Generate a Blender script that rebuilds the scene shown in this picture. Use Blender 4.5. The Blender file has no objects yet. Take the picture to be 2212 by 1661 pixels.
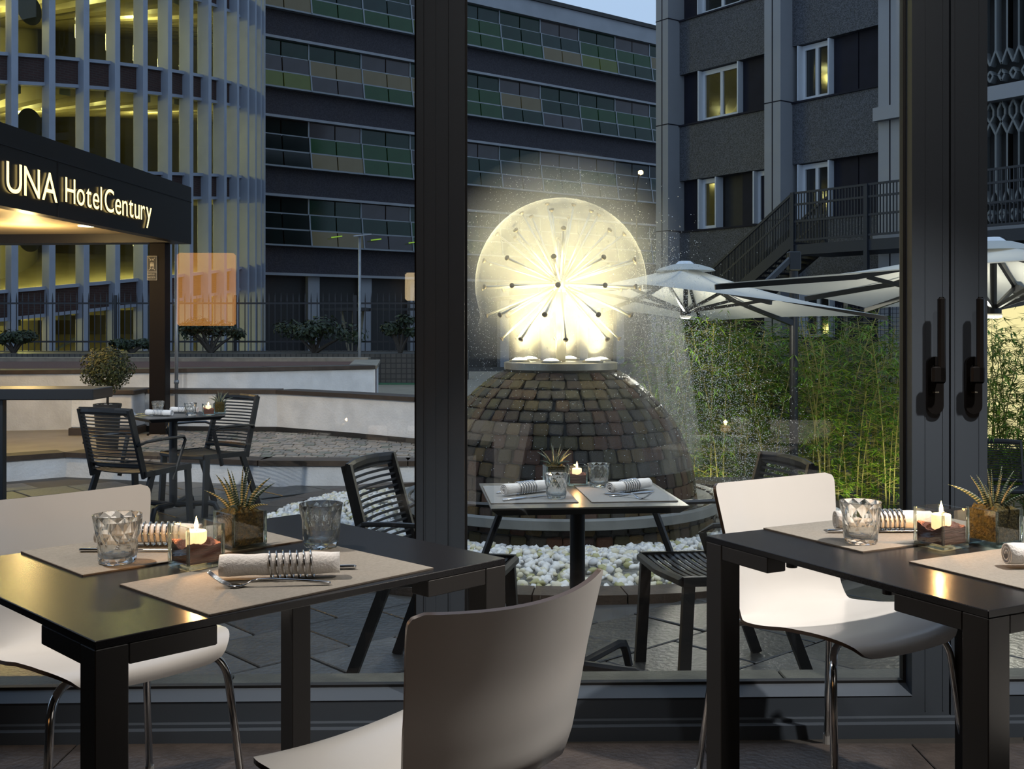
import bpy, bmesh, math, random
from mathutils import Vector, Matrix, Euler

R = math.radians
scene = bpy.context.scene
COL = scene.collection

# ------------------------------------------------------------------ camera
EYE = 1.20          # lens height above the dining room floor
FPX = 2400.0        # focal length in pixels of the 2212 x 1661 frame
CX, HY = 1106.0, 706.0   # principal column and horizon row
cam_d = bpy.data.cameras.new('camera')
cam_d.sensor_width = 36.0
cam_d.lens = 36.0 * FPX / 2212.0
cam_d.shift_y = -(830.5 - HY) / 2212.0
cam_d.clip_end = 400
cam_d.clip_start = 0.05
cam = bpy.data.objects.new('camera', cam_d)
cam.location = (0, 0, EYE)
cam.rotation_euler = (R(90), 0, 0)
COL.objects.link(cam)
scene.camera = cam

# ------------------------------------------------------------------ dusk sky
world = bpy.data.worlds.new('dusk_sky')
scene.world = world
world.use_nodes = True
_nt = world.node_tree
_nt.nodes.clear()
_o = _nt.nodes.new('ShaderNodeOutputWorld')
_b = _nt.nodes.new('ShaderNodeBackground')
_b.inputs[0].default_value = (0.53, 0.71, 1.0, 1)
_b.inputs[1].default_value = 0.78
_nt.links.new(_b.outputs[0], _o.inputs[0])

scene.view_settings.view_transform = 'Standard'
scene.view_settings.look = 'None'
scene.view_settings.gamma = 1.0
scene.view_settings.use_curve_mapping = False
scene.view_settings.exposure = 0.3
cy = scene.cycles
cy.max_bounces = 14
cy.diffuse_bounces = 3
cy.glossy_bounces = 4
cy.transmission_bounces = 12
cy.transparent_max_bounces = 40
cy.volume_bounces = 1
cy.sample_clamp_indirect = 4.0
cy.sample_clamp_direct = 0.0
cy.caustics_reflective = False
cy.caustics_refractive = False
cy.use_denoising = True

# ------------------------------------------------------------------ lamps
def light(name, kind, loc, power, color=(1, 1, 1), size=0.05, target=None, angle=60, blend=0.4):
    d = bpy.data.lights.new(name, kind)
    d.energy = power
    d.color = color
    if kind == 'AREA':
        d.size = size
    else:
        d.shadow_soft_size = size
    if kind == 'SPOT':
        d.spot_size = R(angle); d.spot_blend = blend
    o = bpy.data.objects.new(name, d)
    o.location = loc
    if target is not None:
        o.rotation_euler = (Vector(target) - Vector(loc)).to_track_quat('-Z', 'Y').to_euler()
    COL.objects.link(o)
    return o

# ceiling downlights over the two dining tables (just above the frame)
light('downlight_table_a', 'SPOT', (-1.45, 2.45, 2.9), 175, (1, .90, .78), .04, (-.75, 2.2, .74), 62, .6)
light('downlight_table_b', 'SPOT', (1.75, 2.15, 2.9), 300, (1, .93, .84), .04, (.95, 2.5, .6), 62, .6)
light('aisle_fill', 'POINT', (1.0, 1.2, 2.95), 40, (1, .94, .87), .06)  # added fill light for the chair back and window frames
# downlights under the entrance canopy
light('canopy_downlight', 'POINT', (-4.9, 11.2, 1.92), 44, (1, .66, .26), .06)
light('canopy_downlight', 'POINT', (-4.75, 9.4, 1.95), 38, (1, .66, .26), .06)
# added fill spots above the glass, brightening terrace, pebbles and ramp walls
light('facade_fill', 'SPOT', (-2.6, 3.75, 3.4), 520, (1, .97, .92), .06, (-2.3, 10.2, .2), 52, .7)
light('facade_fill', 'SPOT', (-.9, 3.75, 3.4), 150, (1, .97, .90), .06, (-.3, 5.0, -.2), 58, .6)
light('facade_fill', 'SPOT', (1.9, 3.75, 3.4), 150, (1, .97, .90), .06, (1.0, 5.0, -.2), 58, .6)

# ------------------------------------------------------------------ helpers
def P(px, py, Y):
    return Vector(((px - CX) / FPX * Y, Y, EYE - (py - HY) / FPX * Y))
def G(px, py, z):
    """point of the level z seen at a pixel below the horizon"""
    Y = (EYE - z) * FPX / (py - HY)
    return Vector(((px - CX) / FPX * Y, Y, z))

def tag(o, label=None, cat=None, group=None, kind=None):
    if label: o['label'] = label
    if cat: o['category'] = cat
    if group: o['group'] = group
    if kind: o['kind'] = kind
    return o

def empty(name, loc=(0, 0, 0), rz=0.0, label=None, cat=None, group=None, kind=None, parent=None):
    o = bpy.data.objects.new(name, None)
    o.empty_display_size = .1
    o.location = loc
    o.rotation_euler = (0, 0, rz)
    COL.objects.link(o)
    if parent: o.parent = parent
    return tag(o, label, cat, group, kind)

def link(name, mesh, parent=None, loc=None, rot=None, scale=None):
    o = bpy.data.objects.new(name, mesh)
    COL.objects.link(o)
    if parent: o.parent = parent
    if loc is not None: o.location = loc
    if rot is not None: o.rotation_euler = rot
    if scale is not None: o.scale = scale
    return o

def copy_tree(o, parent=None):
    c = o.copy(); COL.objects.link(c); c.parent = parent
    for ch in list(o.children):
        copy_tree(ch, c)
    return c

class MB:
    def __init__(s):
        s.v = []; s.f = []; s.m = []
    def add(s, verts, faces, mi=0):
        b = len(s.v)
        s.v.extend([tuple(v) for v in verts])
        s.f.extend([tuple(i + b for i in f) for f in faces])
        s.m.extend([mi] * len(faces))
        return s
    def box(s, x0, x1, y0, y1, z0, z1, M=None, mi=0):
        v = [Vector(p) for p in ((x0,y0,z0),(x1,y0,z0),(x1,y1,z0),(x0,y1,z0),(x0,y0,z1),(x1,y0,z1),(x1,y1,z1),(x0,y1,z1))]
        if M: v = [M @ p for p in v]
        return s.add(v, [(0,3,2,1),(4,5,6,7),(0,1,5,4),(1,2,6,5),(2,3,7,6),(3,0,4,7)], mi)
    def bevbox(s, x0, x1, y0, y1, z0, z1, b, M=None, mi=0):
        """box with chamfered edges"""
        v = []; f = []
        def ring(z, i):
            return [(x0+i,y0+0 if False else y0+i,z) for _ in ()]
        pts = []
        for (z, i) in ((z0, b), (z0 + b, 0), (z1 - b, 0), (z1, b)):
            c = b
            xs0, xs1, ys0, ys1 = x0 + i, x1 - i, y0 + i, y1 - i
            pts += [(xs0 + c, ys0, z), (xs1 - c, ys0, z), (xs1, ys0 + c, z), (xs1, ys1 - c, z), (xs1 - c, ys1, z), (xs0 + c, ys1, z), (xs0, ys1 - c, z), (xs0, ys0 + c, z)]
        fs = [tuple(range(7, -1, -1)), tuple(range(24, 32))]
        for r in range(3):
            for k in range(8):
                a = r * 8 + k; c2 = r * 8 + (k + 1) % 8
                fs.append((a, c2, c2 + 8, a + 8))
        pts = [Vector(p) for p in pts]
        if M: pts = [M @ p for p in pts]
        return s.add(pts, fs, mi)
    def tube(s, pts, r, n=8, caps=True, mi=0, flat=None):
        """swept tube; r may be a list; flat=(a,b) scales the section"""
        pts = [Vector(p) for p in pts]
        N = len(pts)
        rs = r if isinstance(r, (list, tuple)) else [r] * N
        vs = []; fs = []
        up = None
        for i, p in enumerate(pts):
            d = (pts[min(i + 1, N - 1)] - pts[max(i - 1, 0)])
            d = d.normalized() if d.length > 1e-9 else Vector((0, 0, 1))
            if up is None:
                up = Vector((0, 0, 1)) if abs(d.z) < .9 else Vector((0, 1, 0))
            x = d.cross(up)
            if x.length < 1e-6: x = d.orthogonal()
            x.normalize(); y = x.cross(d).normalized(); up = y
            for k in range(n):
                a = 2 * math.pi * (k + .5) / n
                ca, sa = math.cos(a), math.sin(a)
                if flat: ca *= flat[0]; sa *= flat[1]
                vs.append(p + (x * ca + y * sa) * rs[i])
        for i in range(N - 1):
            for k in range(n):
                a = i * n + k; b = i * n + (k + 1) % n
                fs.append((a, a + n, b + n, b))
        if caps:
            fs.append(tuple(range(n)))
            fs.append(tuple((N - 1) * n + k for k in range(n - 1, -1, -1)))
        return s.add(vs, fs, mi)
    def cyl(s, p0, p1, r0, r1=None, n=16, caps=True, mi=0):
        return s.tube([p0, p1], [r0, r0 if r1 is None else r1], n, caps, mi)
    def bar(s, p0, p1, w, h, up=(0, 0, 1), mi=0):
        """rectangular bar from p0 to p1: w across, h along up"""
        p0 = Vector(p0); p1 = Vector(p1); d = (p1 - p0).normalized(); up = Vector(up)
        x = d.cross(up)
        if x.length < 1e-5: x = d.orthogonal()
        x.normalize(); y = x.cross(d).normalized()
        v = []
        for p in (p0, p1):
            for (a, b) in ((-1, -1), (1, -1), (1, 1), (-1, 1)):
                v.append(p + x * a * w / 2 + y * b * h / 2)
        return s.add(v, [(3,2,1,0),(4,5,6,7),(0,1,5,4),(1,2,6,5),(2,3,7,6),(3,0,4,7)], mi)
    def lathe(s, prof, n=24, c=(0, 0, 0), mi=0, a0=0, a1=2 * math.pi):
        full = abs(a1 - a0 - 2 * math.pi) < 1e-6
        cols = n if full else n + 1
        vs = []; fs = []
        for (r, z) in prof:
            for k in range(cols):
                a = a0 + (a1 - a0) * k / n
                vs.append((c[0] + r * math.cos(a), c[1] + r * math.sin(a), c[2] + z))
        for i in range(len(prof) - 1):
            for k in range(n):
                a = i * cols + k; b = i * cols + (k + 1) % cols
                fs.append((a, b, b + cols, a + cols))
        return s.add(vs, fs, mi)
    def prism(s, poly, z0, z1, mi=0):
        n = len(poly)
        v = [(p[0], p[1], z0) for p in poly] + [(p[0], p[1], z1) for p in poly]
        f = [tuple(range(n - 1, -1, -1)), tuple(range(n, 2 * n))]
        for k in range(n):
            f.append((k, (k + 1) % n, n + (k + 1) % n, n + k))
        return s.add(v, f, mi)
    def mesh(s, name, mats, smooth=False):
        me = bpy.data.meshes.new(name)
        me.from_pydata(s.v, [], s.f)
        if not isinstance(mats, (list, tuple)): mats = [mats]
        for m in mats: me.materials.append(m)
        if len(mats) > 1:
            for p, i in zip(me.polygons, s.m): p.material_index = i
        if smooth:
            for p in me.polygons: p.use_smooth = True
        me.update()
        return me
    def build(s, name, mats, parent=None, smooth=False, loc=None, rot=None, auto=None):
        me = s.mesh(name, mats, smooth)
        if auto is not None:
            for p in me.polygons: p.use_smooth = True
            try: me.set_sharp_from_angle(angle=R(auto))
            except Exception: pass
        return link(name, me, parent, loc, rot)

def spline(pts, n):
    """Catmull-Rom through pts, n samples, by even steps"""
    out = []
    k = len(pts) - 1
    for i in range(n):
        t = i / (n - 1) * k
        j = min(int(t), k - 1); u = t - j
        p0 = pts[max(j - 1, 0)]; p1 = pts[j]; p2 = pts[j + 1]; p3 = pts[min(j + 2, k)]
        out.append(tuple(.5 * ((2 * b) + (-a + c) * u + (2 * a - 5 * b + 4 * c - d) * u * u + (-a + 3 * b - 3 * c + d) * u ** 3) for a, b, c, d in zip(p0, p1, p2, p3)))
    return out

# ------------------------------------------------------------------ materials
MATS = {}
def mat(name, col, rough=.5, metal=0.0, var=0.0, vscale=6.0, bump=0.0, bscale=60.0, col2=None, emis=None, estr=0.0, spec=.5, sub=0.0, coat=0.0, stretch=None, detail=4.0, tint_rand=0.0, gen=False):
    if name in MATS: return MATS[name]
    m = bpy.data.materials.new(name); m.use_nodes = True
    nt = m.node_tree; N = nt.nodes; L = nt.links
    b = N['Principled BSDF']
    b.inputs['Base Color'].default_value = (*col, 1)
    b.inputs['Roughness'].default_value = rough
    b.inputs['Metallic'].default_value = metal
    b.inputs['Specular IOR Level'].default_value = spec
    if coat: b.inputs['Coat Weight'].default_value = coat; b.inputs['Coat Roughness'].default_value = .1
    if sub:
        b.inputs['Subsurface Weight'].default_value = sub
        b.inputs['Subsurface Radius'].default_value = (.02, .012, .008)
    if emis:
        b.inputs['Emission Color'].default_value = (*emis, 1)
        b.inputs['Emission Strength'].default_value = estr
    vec = None
    if var or bump or col2:
        tc = N.new('ShaderNodeTexCoord')
        vec = tc.outputs['Object']
        if stretch:
            mp = N.new('ShaderNodeMapping'); mp.inputs['Scale'].default_value = stretch
            L.new(vec, mp.inputs['Vector']); vec = mp.outputs['Vector']
    src = None
    if var or col2:
        n = N.new('ShaderNodeTexNoise'); n.inputs['Scale'].default_value = vscale; n.inputs['Detail'].default_value = detail
        L.new(vec, n.inputs['Vector'])
        r = N.new('ShaderNodeValToRGB')
        c2 = col2 if col2 else tuple(max(0, c * (1 + var)) for c in col)
        c1 = col if col2 else tuple(max(0, c * (1 - var)) for c in col)
        r.color_ramp.elements[0].position = .32; r.color_ramp.elements[1].position = .68
        r.color_ramp.elements[0].color = (*c1, 1); r.color_ramp.elements[1].color = (*c2, 1)
        L.new(n.outputs['Fac'], r.inputs['Fac']); src = r.outputs['Color']
    if tint_rand:
        oi = N.new('ShaderNodeObjectInfo')
        mr = N.new('ShaderNodeMapRange')
        mr.inputs['To Min'].default_value = 1 - tint_rand; mr.inputs['To Max'].default_value = 1 + tint_rand
        L.new(oi.outputs['Random'], mr.inputs['Value'])
        hs = N.new('ShaderNodeHueSaturation')
        L.new(mr.outputs['Result'], hs.inputs['Value'])
        if src: L.new(src, hs.inputs['Color'])
        else: hs.inputs['Color'].default_value = (*col, 1)
        src = hs.outputs['Color']
    if src: L.new(src, b.inputs['Base Color'])
    if bump:
        n = N.new('ShaderNodeTexNoise'); n.inputs['Scale'].default_value = bscale; n.inputs['Detail'].default_value = 5
        L.new(vec, n.inputs['Vector'])
        bp = N.new('ShaderNodeBump'); bp.inputs['Strength'].default_value = bump; bp.inputs['Distance'].default_value = .01
        L.new(n.outputs['Fac'], bp.inputs['Height']); L.new(bp.outputs['Normal'], b.inputs['Normal'])
    MATS[name] = m
    return m

def thin_glass(name, tint=(1, 1, 1), f0=.04, rough=0.0):
    """clear pane: passes light straight, mirrors more at a slant"""
    m = bpy.data.materials.new(name); m.use_nodes = True
    nt = m.node_tree; N = nt.nodes; L = nt.links; N.clear()
    out = N.new('ShaderNodeOutputMaterial'); mx = N.new('ShaderNodeMixShader')
    t = N.new('ShaderNodeBsdfTransparent'); t.inputs[0].default_value = (*tint, 1)
    g = N.new('ShaderNodeBsdfGlossy'); g.inputs['Roughness'].default_value = rough
    lw = N.new('ShaderNodeLayerWeight'); lw.inputs['Blend'].default_value = .5
    pw = N.new('ShaderNodeMath'); pw.operation = 'POWER'; pw.inputs[1].default_value = 4.0
    ma = N.new('ShaderNodeMath'); ma.operation = 'MULTIPLY_ADD'; ma.inputs[1].default_value = 1 - f0; ma.inputs[2].default_value = f0
    L.new(lw.outputs['Facing'], pw.inputs[0]); L.new(pw.outputs[0], ma.inputs[0]); L.new(ma.outputs[0], mx.inputs['Fac'])
    L.new(t.outputs[0], mx.inputs[1]); L.new(g.outputs[0], mx.inputs[2]); L.new(mx.outputs[0], out.inputs[0])
    MATS[name] = m
    return m

def solid_glass(name, tint=(1, 1, 1), clear=.35):
    m = bpy.data.materials.new(name); m.use_nodes = True
    nt = m.node_tree; N = nt.nodes; L = nt.links; N.clear()
    out = N.new('ShaderNodeOutputMaterial'); mx = N.new('ShaderNodeMixShader'); mx.inputs['Fac'].default_value = clear
    g = N.new('ShaderNodeBsdfGlass'); g.inputs['IOR'].default_value = 1.48; g.inputs['Roughness'].default_value = 0.0; g.inputs[0].default_value = (*tint, 1)
    t = N.new('ShaderNodeBsdfTransparent'); t.inputs[0].default_value = (*tint, 1)
    L.new(g.outputs[0], mx.inputs[1]); L.new(t.outputs[0], mx.inputs[2]); L.new(mx.outputs[0], out.inputs[0])
    return m

def glow(name, col, strength):
    m = bpy.data.materials.new(name); m.use_nodes = True
    nt = m.node_tree; N = nt.nodes; L = nt.links; N.clear()
    out = N.new('ShaderNodeOutputMaterial'); e = N.new('ShaderNodeEmission')
    e.inputs[0].default_value = (*col, 1); e.inputs[1].default_value = strength
    L.new(e.outputs[0], out.inputs[0])
    MATS[name] = m
    return m

def granite(name, dark, pale, scale, rough=.6):
    m = bpy.data.materials.new(name); m.use_nodes = True
    nt = m.node_tree; N = nt.nodes; L = nt.links
    b = N['Principled BSDF']; b.inputs['Roughness'].default_value = rough
    tc = N.new('ShaderNodeTexCoord'); v = N.new('ShaderNodeTexVoronoi'); v.inputs['Scale'].default_value = scale
    r = N.new('ShaderNodeValToRGB'); r.color_ramp.elements[0].color = (*dark, 1); r.color_ramp.elements[1].color = (*pale, 1)
    r.color_ramp.elements[0].position = .25; r.color_ramp.elements[1].position = .8
    sx = N.new('ShaderNodeSeparateColor')
    L.new(tc.outputs['Object'], v.inputs['Vector']); L.new(v.outputs['Color'], sx.inputs[0]); L.new(sx.outputs[0], r.inputs['Fac'])
    L.new(r.outputs['Color'], b.inputs['Base Color'])
    return m

def bricks(name, c1, c2, mortar, w, h, msize=.02, rough=.7, axes='XZ', bump=.4, offset=.5):
    m = bpy.data.materials.new(name); m.use_nodes = True
    nt = m.node_tree; N = nt.nodes; L = nt.links
    b = N['Principled BSDF']; b.inputs['Roughness'].default_value = rough
    tc = N.new('ShaderNodeTexCoord'); sp = N.new('ShaderNodeSeparateXYZ'); cb = N.new('ShaderNodeCombineXYZ')
    L.new(tc.outputs['Object'], sp.inputs[0])
    L.new(sp.outputs[axes[0]], cb.inputs['X']); L.new(sp.outputs[axes[1]], cb.inputs['Y'])
    t = N.new('ShaderNodeTexBrick'); t.offset = offset
    t.inputs['Color1'].default_value = (*c1, 1); t.inputs['Color2'].default_value = (*c2, 1); t.inputs['Mortar'].default_value = (*mortar, 1)
    t.inputs['Scale'].default_value = 1; t.inputs['Brick Width'].default_value = w; t.inputs['Row Height'].default_value = h; t.inputs['Mortar Size'].default_value = msize
    L.new(cb.outputs[0], t.inputs['Vector']); L.new(t.outputs['Color'], b.inputs['Base Color'])
    bp = N.new('ShaderNodeBump'); bp.inputs['Strength'].default_value = bump; bp.inputs['Distance'].default_value = .01; bp.invert = True
    L.new(t.outputs['Fac'], bp.inputs['Height']); L.new(bp.outputs['Normal'], b.inputs['Normal'])
    return m

m_frame = mat('dark_grey_aluminium', (.050, .062, .080), .42, 0.0, spec=.4)
m_black = mat('black_rubber', (.006, .006, .007), .6)
m_tabletop = mat('black_powder_coated_metal', (.014, .014, .016), .24, 0.0, var=.12, vscale=500, spec=.38)
m_tableleg = mat('black_satin_steel', (.028, .027, .027), .42, 0.0, spec=.4)
m_shell = mat('white_glossy_shell', (.70, .68, .66), .28, 0.0, var=.02, vscale=3, spec=.5, coat=.15)
m_shell_edge = mat('brown_shell_edge', (.07, .045, .03), .3)
m_chrome = mat('chrome', (.75, .75, .75), .12, 1.0)
m_glide = mat('grey_glide', (.3, .3, .3), .5)
m_mat_fab = mat('taupe_leatherette', (.245, .226, .198), .75, var=.10, vscale=180, bump=.25, bscale=500)
m_mat_grey = mat('grey_leatherette', (.23, .235, .235), .7, var=.08, vscale=180, bump=.2, bscale=500)
m_mat_edge = mat('placemat_edge', (.16, .135, .11), .8, bump=.3, bscale=900)
m_linen = mat('white_linen', (.80, .78, .77), .85, var=.03, vscale=25, bump=.25, bscale=220)
m_steel = mat('polished_steel', (.62, .62, .63), .16, 1.0)
m_tumbler = solid_glass('tumbler_glass', (.985, .995, .99), .12)
m_cube_glass = thin_glass('candle_glass', (.97, .985, .98), .06)
m_cube_base = solid_glass('thick_glass', (.9, .97, .95), .35)
m_wax = mat('cream_wax', (.92, .84, .66), .5, sub=.6, emis=(1, .62, .28), estr=1.3)  # warm emission stands in for flame light glowing through the wax
m_flame = glow('candle_flame', (1, .55, .16), 60)
m_sand = mat('brown_sand', (.14, .055, .04), .95, col2=(.30, .13, .10), vscale=90, bump=.8, bscale=300, stretch=(.15, .15, 1.2), detail=3)
m_sand_top = mat('red_brown_sand', (.26, .11, .09), .95, var=.3, vscale=400, bump=1.0, bscale=500)
m_moss = mat('moss_fill', (.018, .020, .006), .95, col2=(.10, .072, .012), vscale=120, bump=1.0, bscale=200)
m_pane = thin_glass('window_glass', (.97, .985, .98), .055)
m_wall_in = mat('dark_taupe_plaster', (.055, .05, .047), .8, var=.05, vscale=4)
m_ceiling = mat('charcoal_ceiling', (.05, .05, .05), .8, var=.04, vscale=4)
# ================================================================== the room
ZG = -.18        # terrace level outside
ZL = -.75        # lower garden level
WY, WROT = 3.27, R(1.5)
win = Matrix.Translation((0, WY, 0)) @ Matrix.Rotation(WROT, 4, 'Z')
def wx(px):
    k = (px - CX) / FPX
    # local x along the window wall for a pixel column
    return (k * WY) / (math.cos(WROT) - k * math.sin(WROT))

m_floor_tile = mat('brown_stone_tile', (.040, .032, .028), .38, col2=(.075, .060, .052), vscale=9, bump=.35, bscale=60, tint_rand=.2)
m_grout = mat('dark_grout', (.02, .018, .016), .9, var=.1, vscale=30)
b = MB(); b.box(-3.6, 4.2, -4.6, WY + .02, -.06, -.006)
floor = tag(b.build('floor', m_grout), kind='structure')
tile_me = MB().bevbox(-.298, .298, -.123, .123, -.006, 0, .002).mesh('floor_tile', m_floor_tile)
for j in range(8):
    y = 3.08 - j * .25
    for i in range(7):
        x = -1.55 + i * .6 + (j % 2) * .3
        if 1.15 * abs(x) * FPX / max(y, .5) < 1500:
            link('floor_tile', tile_me, floor, (x, y, 0))
b = MB(); b.box(-3.6, 4.2, -4.6, WY + .2, 3.0, 3.12)
tag(b.build('ceiling', m_ceiling), kind='structure')
b = MB(); b.box(-3.72, -3.6, -4.6, WY + .1, -.06, 3.12)
tag(b.build('wall_left', m_wall_in), kind='structure')
b = MB(); b.box(4.2, 4.32, -4.6, WY + .25, -.06, 3.12)
tag(b.build('wall_right', m_wall_in), kind='structure')
b = MB(); b.box(-3.6, 4.2, -4.72, -4.6, -.06, 3.12)
tag(b.build('wall_back', m_wall_in), kind='structure')

# window wall: three glazed leaves between dark aluminium posts
x_gl0, x_p0, x_p1, x_g2 = -3.55, wx(899), wx(993), wx(1003)
x_g2e, x_s1, x_gap, x_s2e = wx(1970), wx(1980), wx(2052), wx(2133)
x_end = 4.15
ZB, ZT = .135, 2.86
def leaf(name, x0, x1, gx0, gx1):
    """frame from x0 to x1 with the pane between gx0 and gx1"""
    w = empty(name, (0, WY, 0), WROT, kind='structure')
    b = MB(); b.box(x0, gx0, 0, .10, 0.04, 3.0); b.build('window_stile', m_frame, w)
    b = MB(); b.box(gx1, x1, 0, .10, 0.04, 3.0); b.build('window_stile', m_frame, w)
    b = MB(); b.box(gx0, gx1, .0, .10, ZT, 3.0); b.build('top_rail', m_frame, w)
    b = MB(); b.box(gx0, gx1, .0, .10, .045, ZB - .03); b.build('bottom_rail', m_frame, w)
    # sloping glazing bead, dark gasket around the pane
    b = MB(); b.add([(gx0, -.002, ZB - .030), (gx1, -.002, ZB - .030), (gx1, .05, ZB - .008), (gx0, .05, ZB - .008), (gx0, .05, ZB - .032), (gx1, .05, ZB - .032)], [(0, 1, 2, 3), (0, 4, 5, 1), (2, 5, 4, 3), (0, 3, 4), (1, 5, 2)])
    b.build('glazing_bead', m_frame, w)
    b = MB(); b.box(gx0, gx1, .05, .075, ZB - .012, ZB); b.box(gx0, gx0 + .008, .05, .075, ZB, ZT); b.box(gx1 - .008, gx1, .05, .075, ZB, ZT)
    b.build('gasket', m_black, w)
    b = MB(); b.box(gx0 + .002, gx1 - .002, .058, .066, ZB - .004, ZT + .01); b.build('pane', m_pane, w)
    return w
w1 = leaf('window_1', x_gl0, x_p0 + (x_p1 - x_p0) * .45, x_gl0 + .08, x_p0)
w2 = leaf('window_2', x_p0 + (x_p1 - x_p0) * .45 + .0005, x_gap - .003, x_g2, x_g2e)
w3 = leaf('window_3', x_gap + .003, x_end, x_s2e, x_end - .08)
# shallow vertical bead lines on the stiles
for (w, xa) in ((w1, wx(917)), (w2, wx(970)), (w2, wx(1999)), (w2, wx(2037)), (w3, wx(2063)), (w3, wx(2115))):
    b = MB(); b.box(xa - .0012, xa + .0012, -.002, .001, .06, 2.95); b.build('stile_bead', m_frame, w)
b = MB(); b.box(-3.6, 4.2, -.045, .13, -.03, .035); b.box(-3.6, 4.2, -.02, .13, .035, .045)
tag(b.build('trim_1', m_frame, None, loc=(0, WY, 0), rot=(0, 0, WROT)), kind='structure')
m_sill_stone = mat('threshold_stone', (.075, .075, .062), .7, var=.2, vscale=12, bump=.3, bscale=80, tint_rand=.15)
thr = empty('trim_2', (0, WY, 0), WROT, kind='structure')
for i in range(9):
    b = MB(); b.bevbox(-3.6 + i * .9, -2.705 + i * .9, .14, .42, ZG - .05, .055, .004); b.build('threshold_slab', m_sill_stone, thr)

# lever handles on the two meeting stiles
m_handle = mat('black_anodised_handle', (.010, .009, .009), .3, .3)
m_print = mat('pale_print', (.35, .33, .28), .6)
def text_mesh(s, size, ext, m, name='lettering'):
    cu = bpy.data.curves.new(name, 'FONT'); cu.body = s; cu.size = size; cu.extrude = ext
    o = bpy.data.objects.new(name, cu); COL.objects.link(o)
    bpy.context.view_layer.update()
    me = bpy.data.meshes.new_from_object(o.evaluated_get(bpy.context.evaluated_depsgraph_get()))
    bpy.data.objects.remove(o); bpy.data.curves.remove(cu)
    me.materials.clear(); me.materials.append(m)
    return me
hand_txt = text_mesh('SCHÜCO', .0045, .0002, m_print)
def handle(pxp, pxl, label, w):
    xp, xl = wx(pxp), wx(pxl) * (WY - .053) / WY
    h = empty('door_handle', (0, 0, 0), 0, parent=w)
    zc = P(2017, 832, WY + .03).z
    b = MB()
    prof = [(.0245 * math.cos(a), .061 + .0245 * math.sin(a)) for a in [math.pi * k / 12 for k in range(13)]] + [(-.0245 * math.cos(a), -.061 - .0245 * math.sin(a)) for a in [math.pi * k / 12 for k in range(13)]]
    n = len(prof)
    b.add([(xp + x, -.014, zc + z) for x, z in prof] + [(xp + x, 0, zc + z) for x, z in prof], [tuple(range(n))] + [(k, n + k, n + (k + 1) % n, (k + 1) % n) for k in range(n)])
    b.build('escutcheon', m_handle, h, auto=40)
    z0, z1 = P(0, 826, WY).z, P(0, 642, WY).z
    b = MB(); b.bevbox(xl - .0115, xl + .0115, -.062, -.044, z0, z1, .006)
    b.cyl((xl - .004, -.05, z0 + .02), (xl - .004, -.002, z0 + .02), .011, n=14)
    b.bevbox(xl - .03, xl + .0115, -.062, -.046, z0 - .002, z0 + .05, .006)
    b.build('lever', m_handle, h, auto=40)
    link('lettering', hand_txt, h, (xp - .009, -.0148, zc - .022), (R(90), 0, 0))
handle(2017, 2033, '', w2)
handle(2100, 2117, '', w3)

# cream lamp, and amber panel glowing in place of a lit wall, seen mirrored
m_amber = glow('amber_lit_wall', (1, .42, .09), 3.0)
m_cream = glow('cream_lampshade', (1, .75, .42), 3.6)
def wall_glow(name, loc, w, h, m, label):
    o = empty(name, loc, 0, label, 'lamp')
    b = MB(); b.bevbox(-w / 2, w / 2, -.06, .06, -h / 2, h / 2, .02); b.build('glow_body', m, o)
    for s in (-1, 1):
        b = MB(); b.bevbox(-w / 2 - .012, w / 2 + .012, -.066, .066, s * h / 2 - .015 + s * .015, s * h / 2 + .015 + s * .015, .006); b.build('glow_cap', m_tableleg, o)
    b = MB(); b.box(-.05, .05, -.10, -.055, -.05, .05); b.build('glow_bracket', m_tableleg, o)
    return o
wall_glow('wall_glow', (-2.62, -4.49, 1.57), .56, .72, m_amber, 'large amber panel whose glow stands in for an orange lit wall')
wall_glow('wall_glow', (-.60, -4.49, 1.60), .12, .28, m_cream, 'small cream glowing wall lamp on the dark back wall of the room')

# ================================================================== dining tables
def table(name, c, yaw, lx, ly, label):
    """square-legged black table; c = centre on the floor"""
    t = empty(name, (c[0], c[1], 0), yaw, label, 'table')
    hx, hy = lx / 2, ly / 2
    b = MB(); b.bevbox(-hx, hx, -hy, hy, .727, .74, .0012); b.build('tabletop', m_tabletop, t)
    for sx in (-1, 1):
        for sy in (-1, 1):
            b = MB()
            x0, x1 = sorted((sx * hx, sx * (hx - .052))); y0, y1 = sorted((sy * hy, sy * (hy - .052)))
            b.bevbox(x0, x1, y0, y1, 0, .7268, .0015); b.build('leg', m_tableleg, t)
            b = MB()
            xa, xb = sorted((sx * (hx - .053), sx * (hx - .20))); ya, yb = sorted((sy * (hy - .001), sy * (hy - .05)))
            b.bevbox(xa, xb, ya, yb, .695, .7268, .0015)
            xa, xb = sorted((sx * (hx - .001), sx * (hx - .05))); ya, yb = sorted((sy * (hy - .053), sy * (hy - .20)))
            b.bevbox(xa, xb, ya, yb, .695, .7268, .0015)
            cx, cy2 = sx * (hx - .03), sy * (hy - .24)
            b.cyl((cx, cy2, .713), (cx, cy2, .7268), .011, n=12)
            b.build('corner_bracket', m_tableleg, t)
    return t
TA_yaw = R(44.5); TA = (-.567, 2.178)
TB_yaw = R(27.9); TB = (.970, 2.321)
table('dining_table', TA, TA_yaw, .837, .730, 'black square-legged dining table with an amber sheen, set beside the left glass pane')
table('dining_table', TB, TB_yaw, .837, .735, 'black square-legged dining table set below the two lever handles of the glass door')

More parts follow.
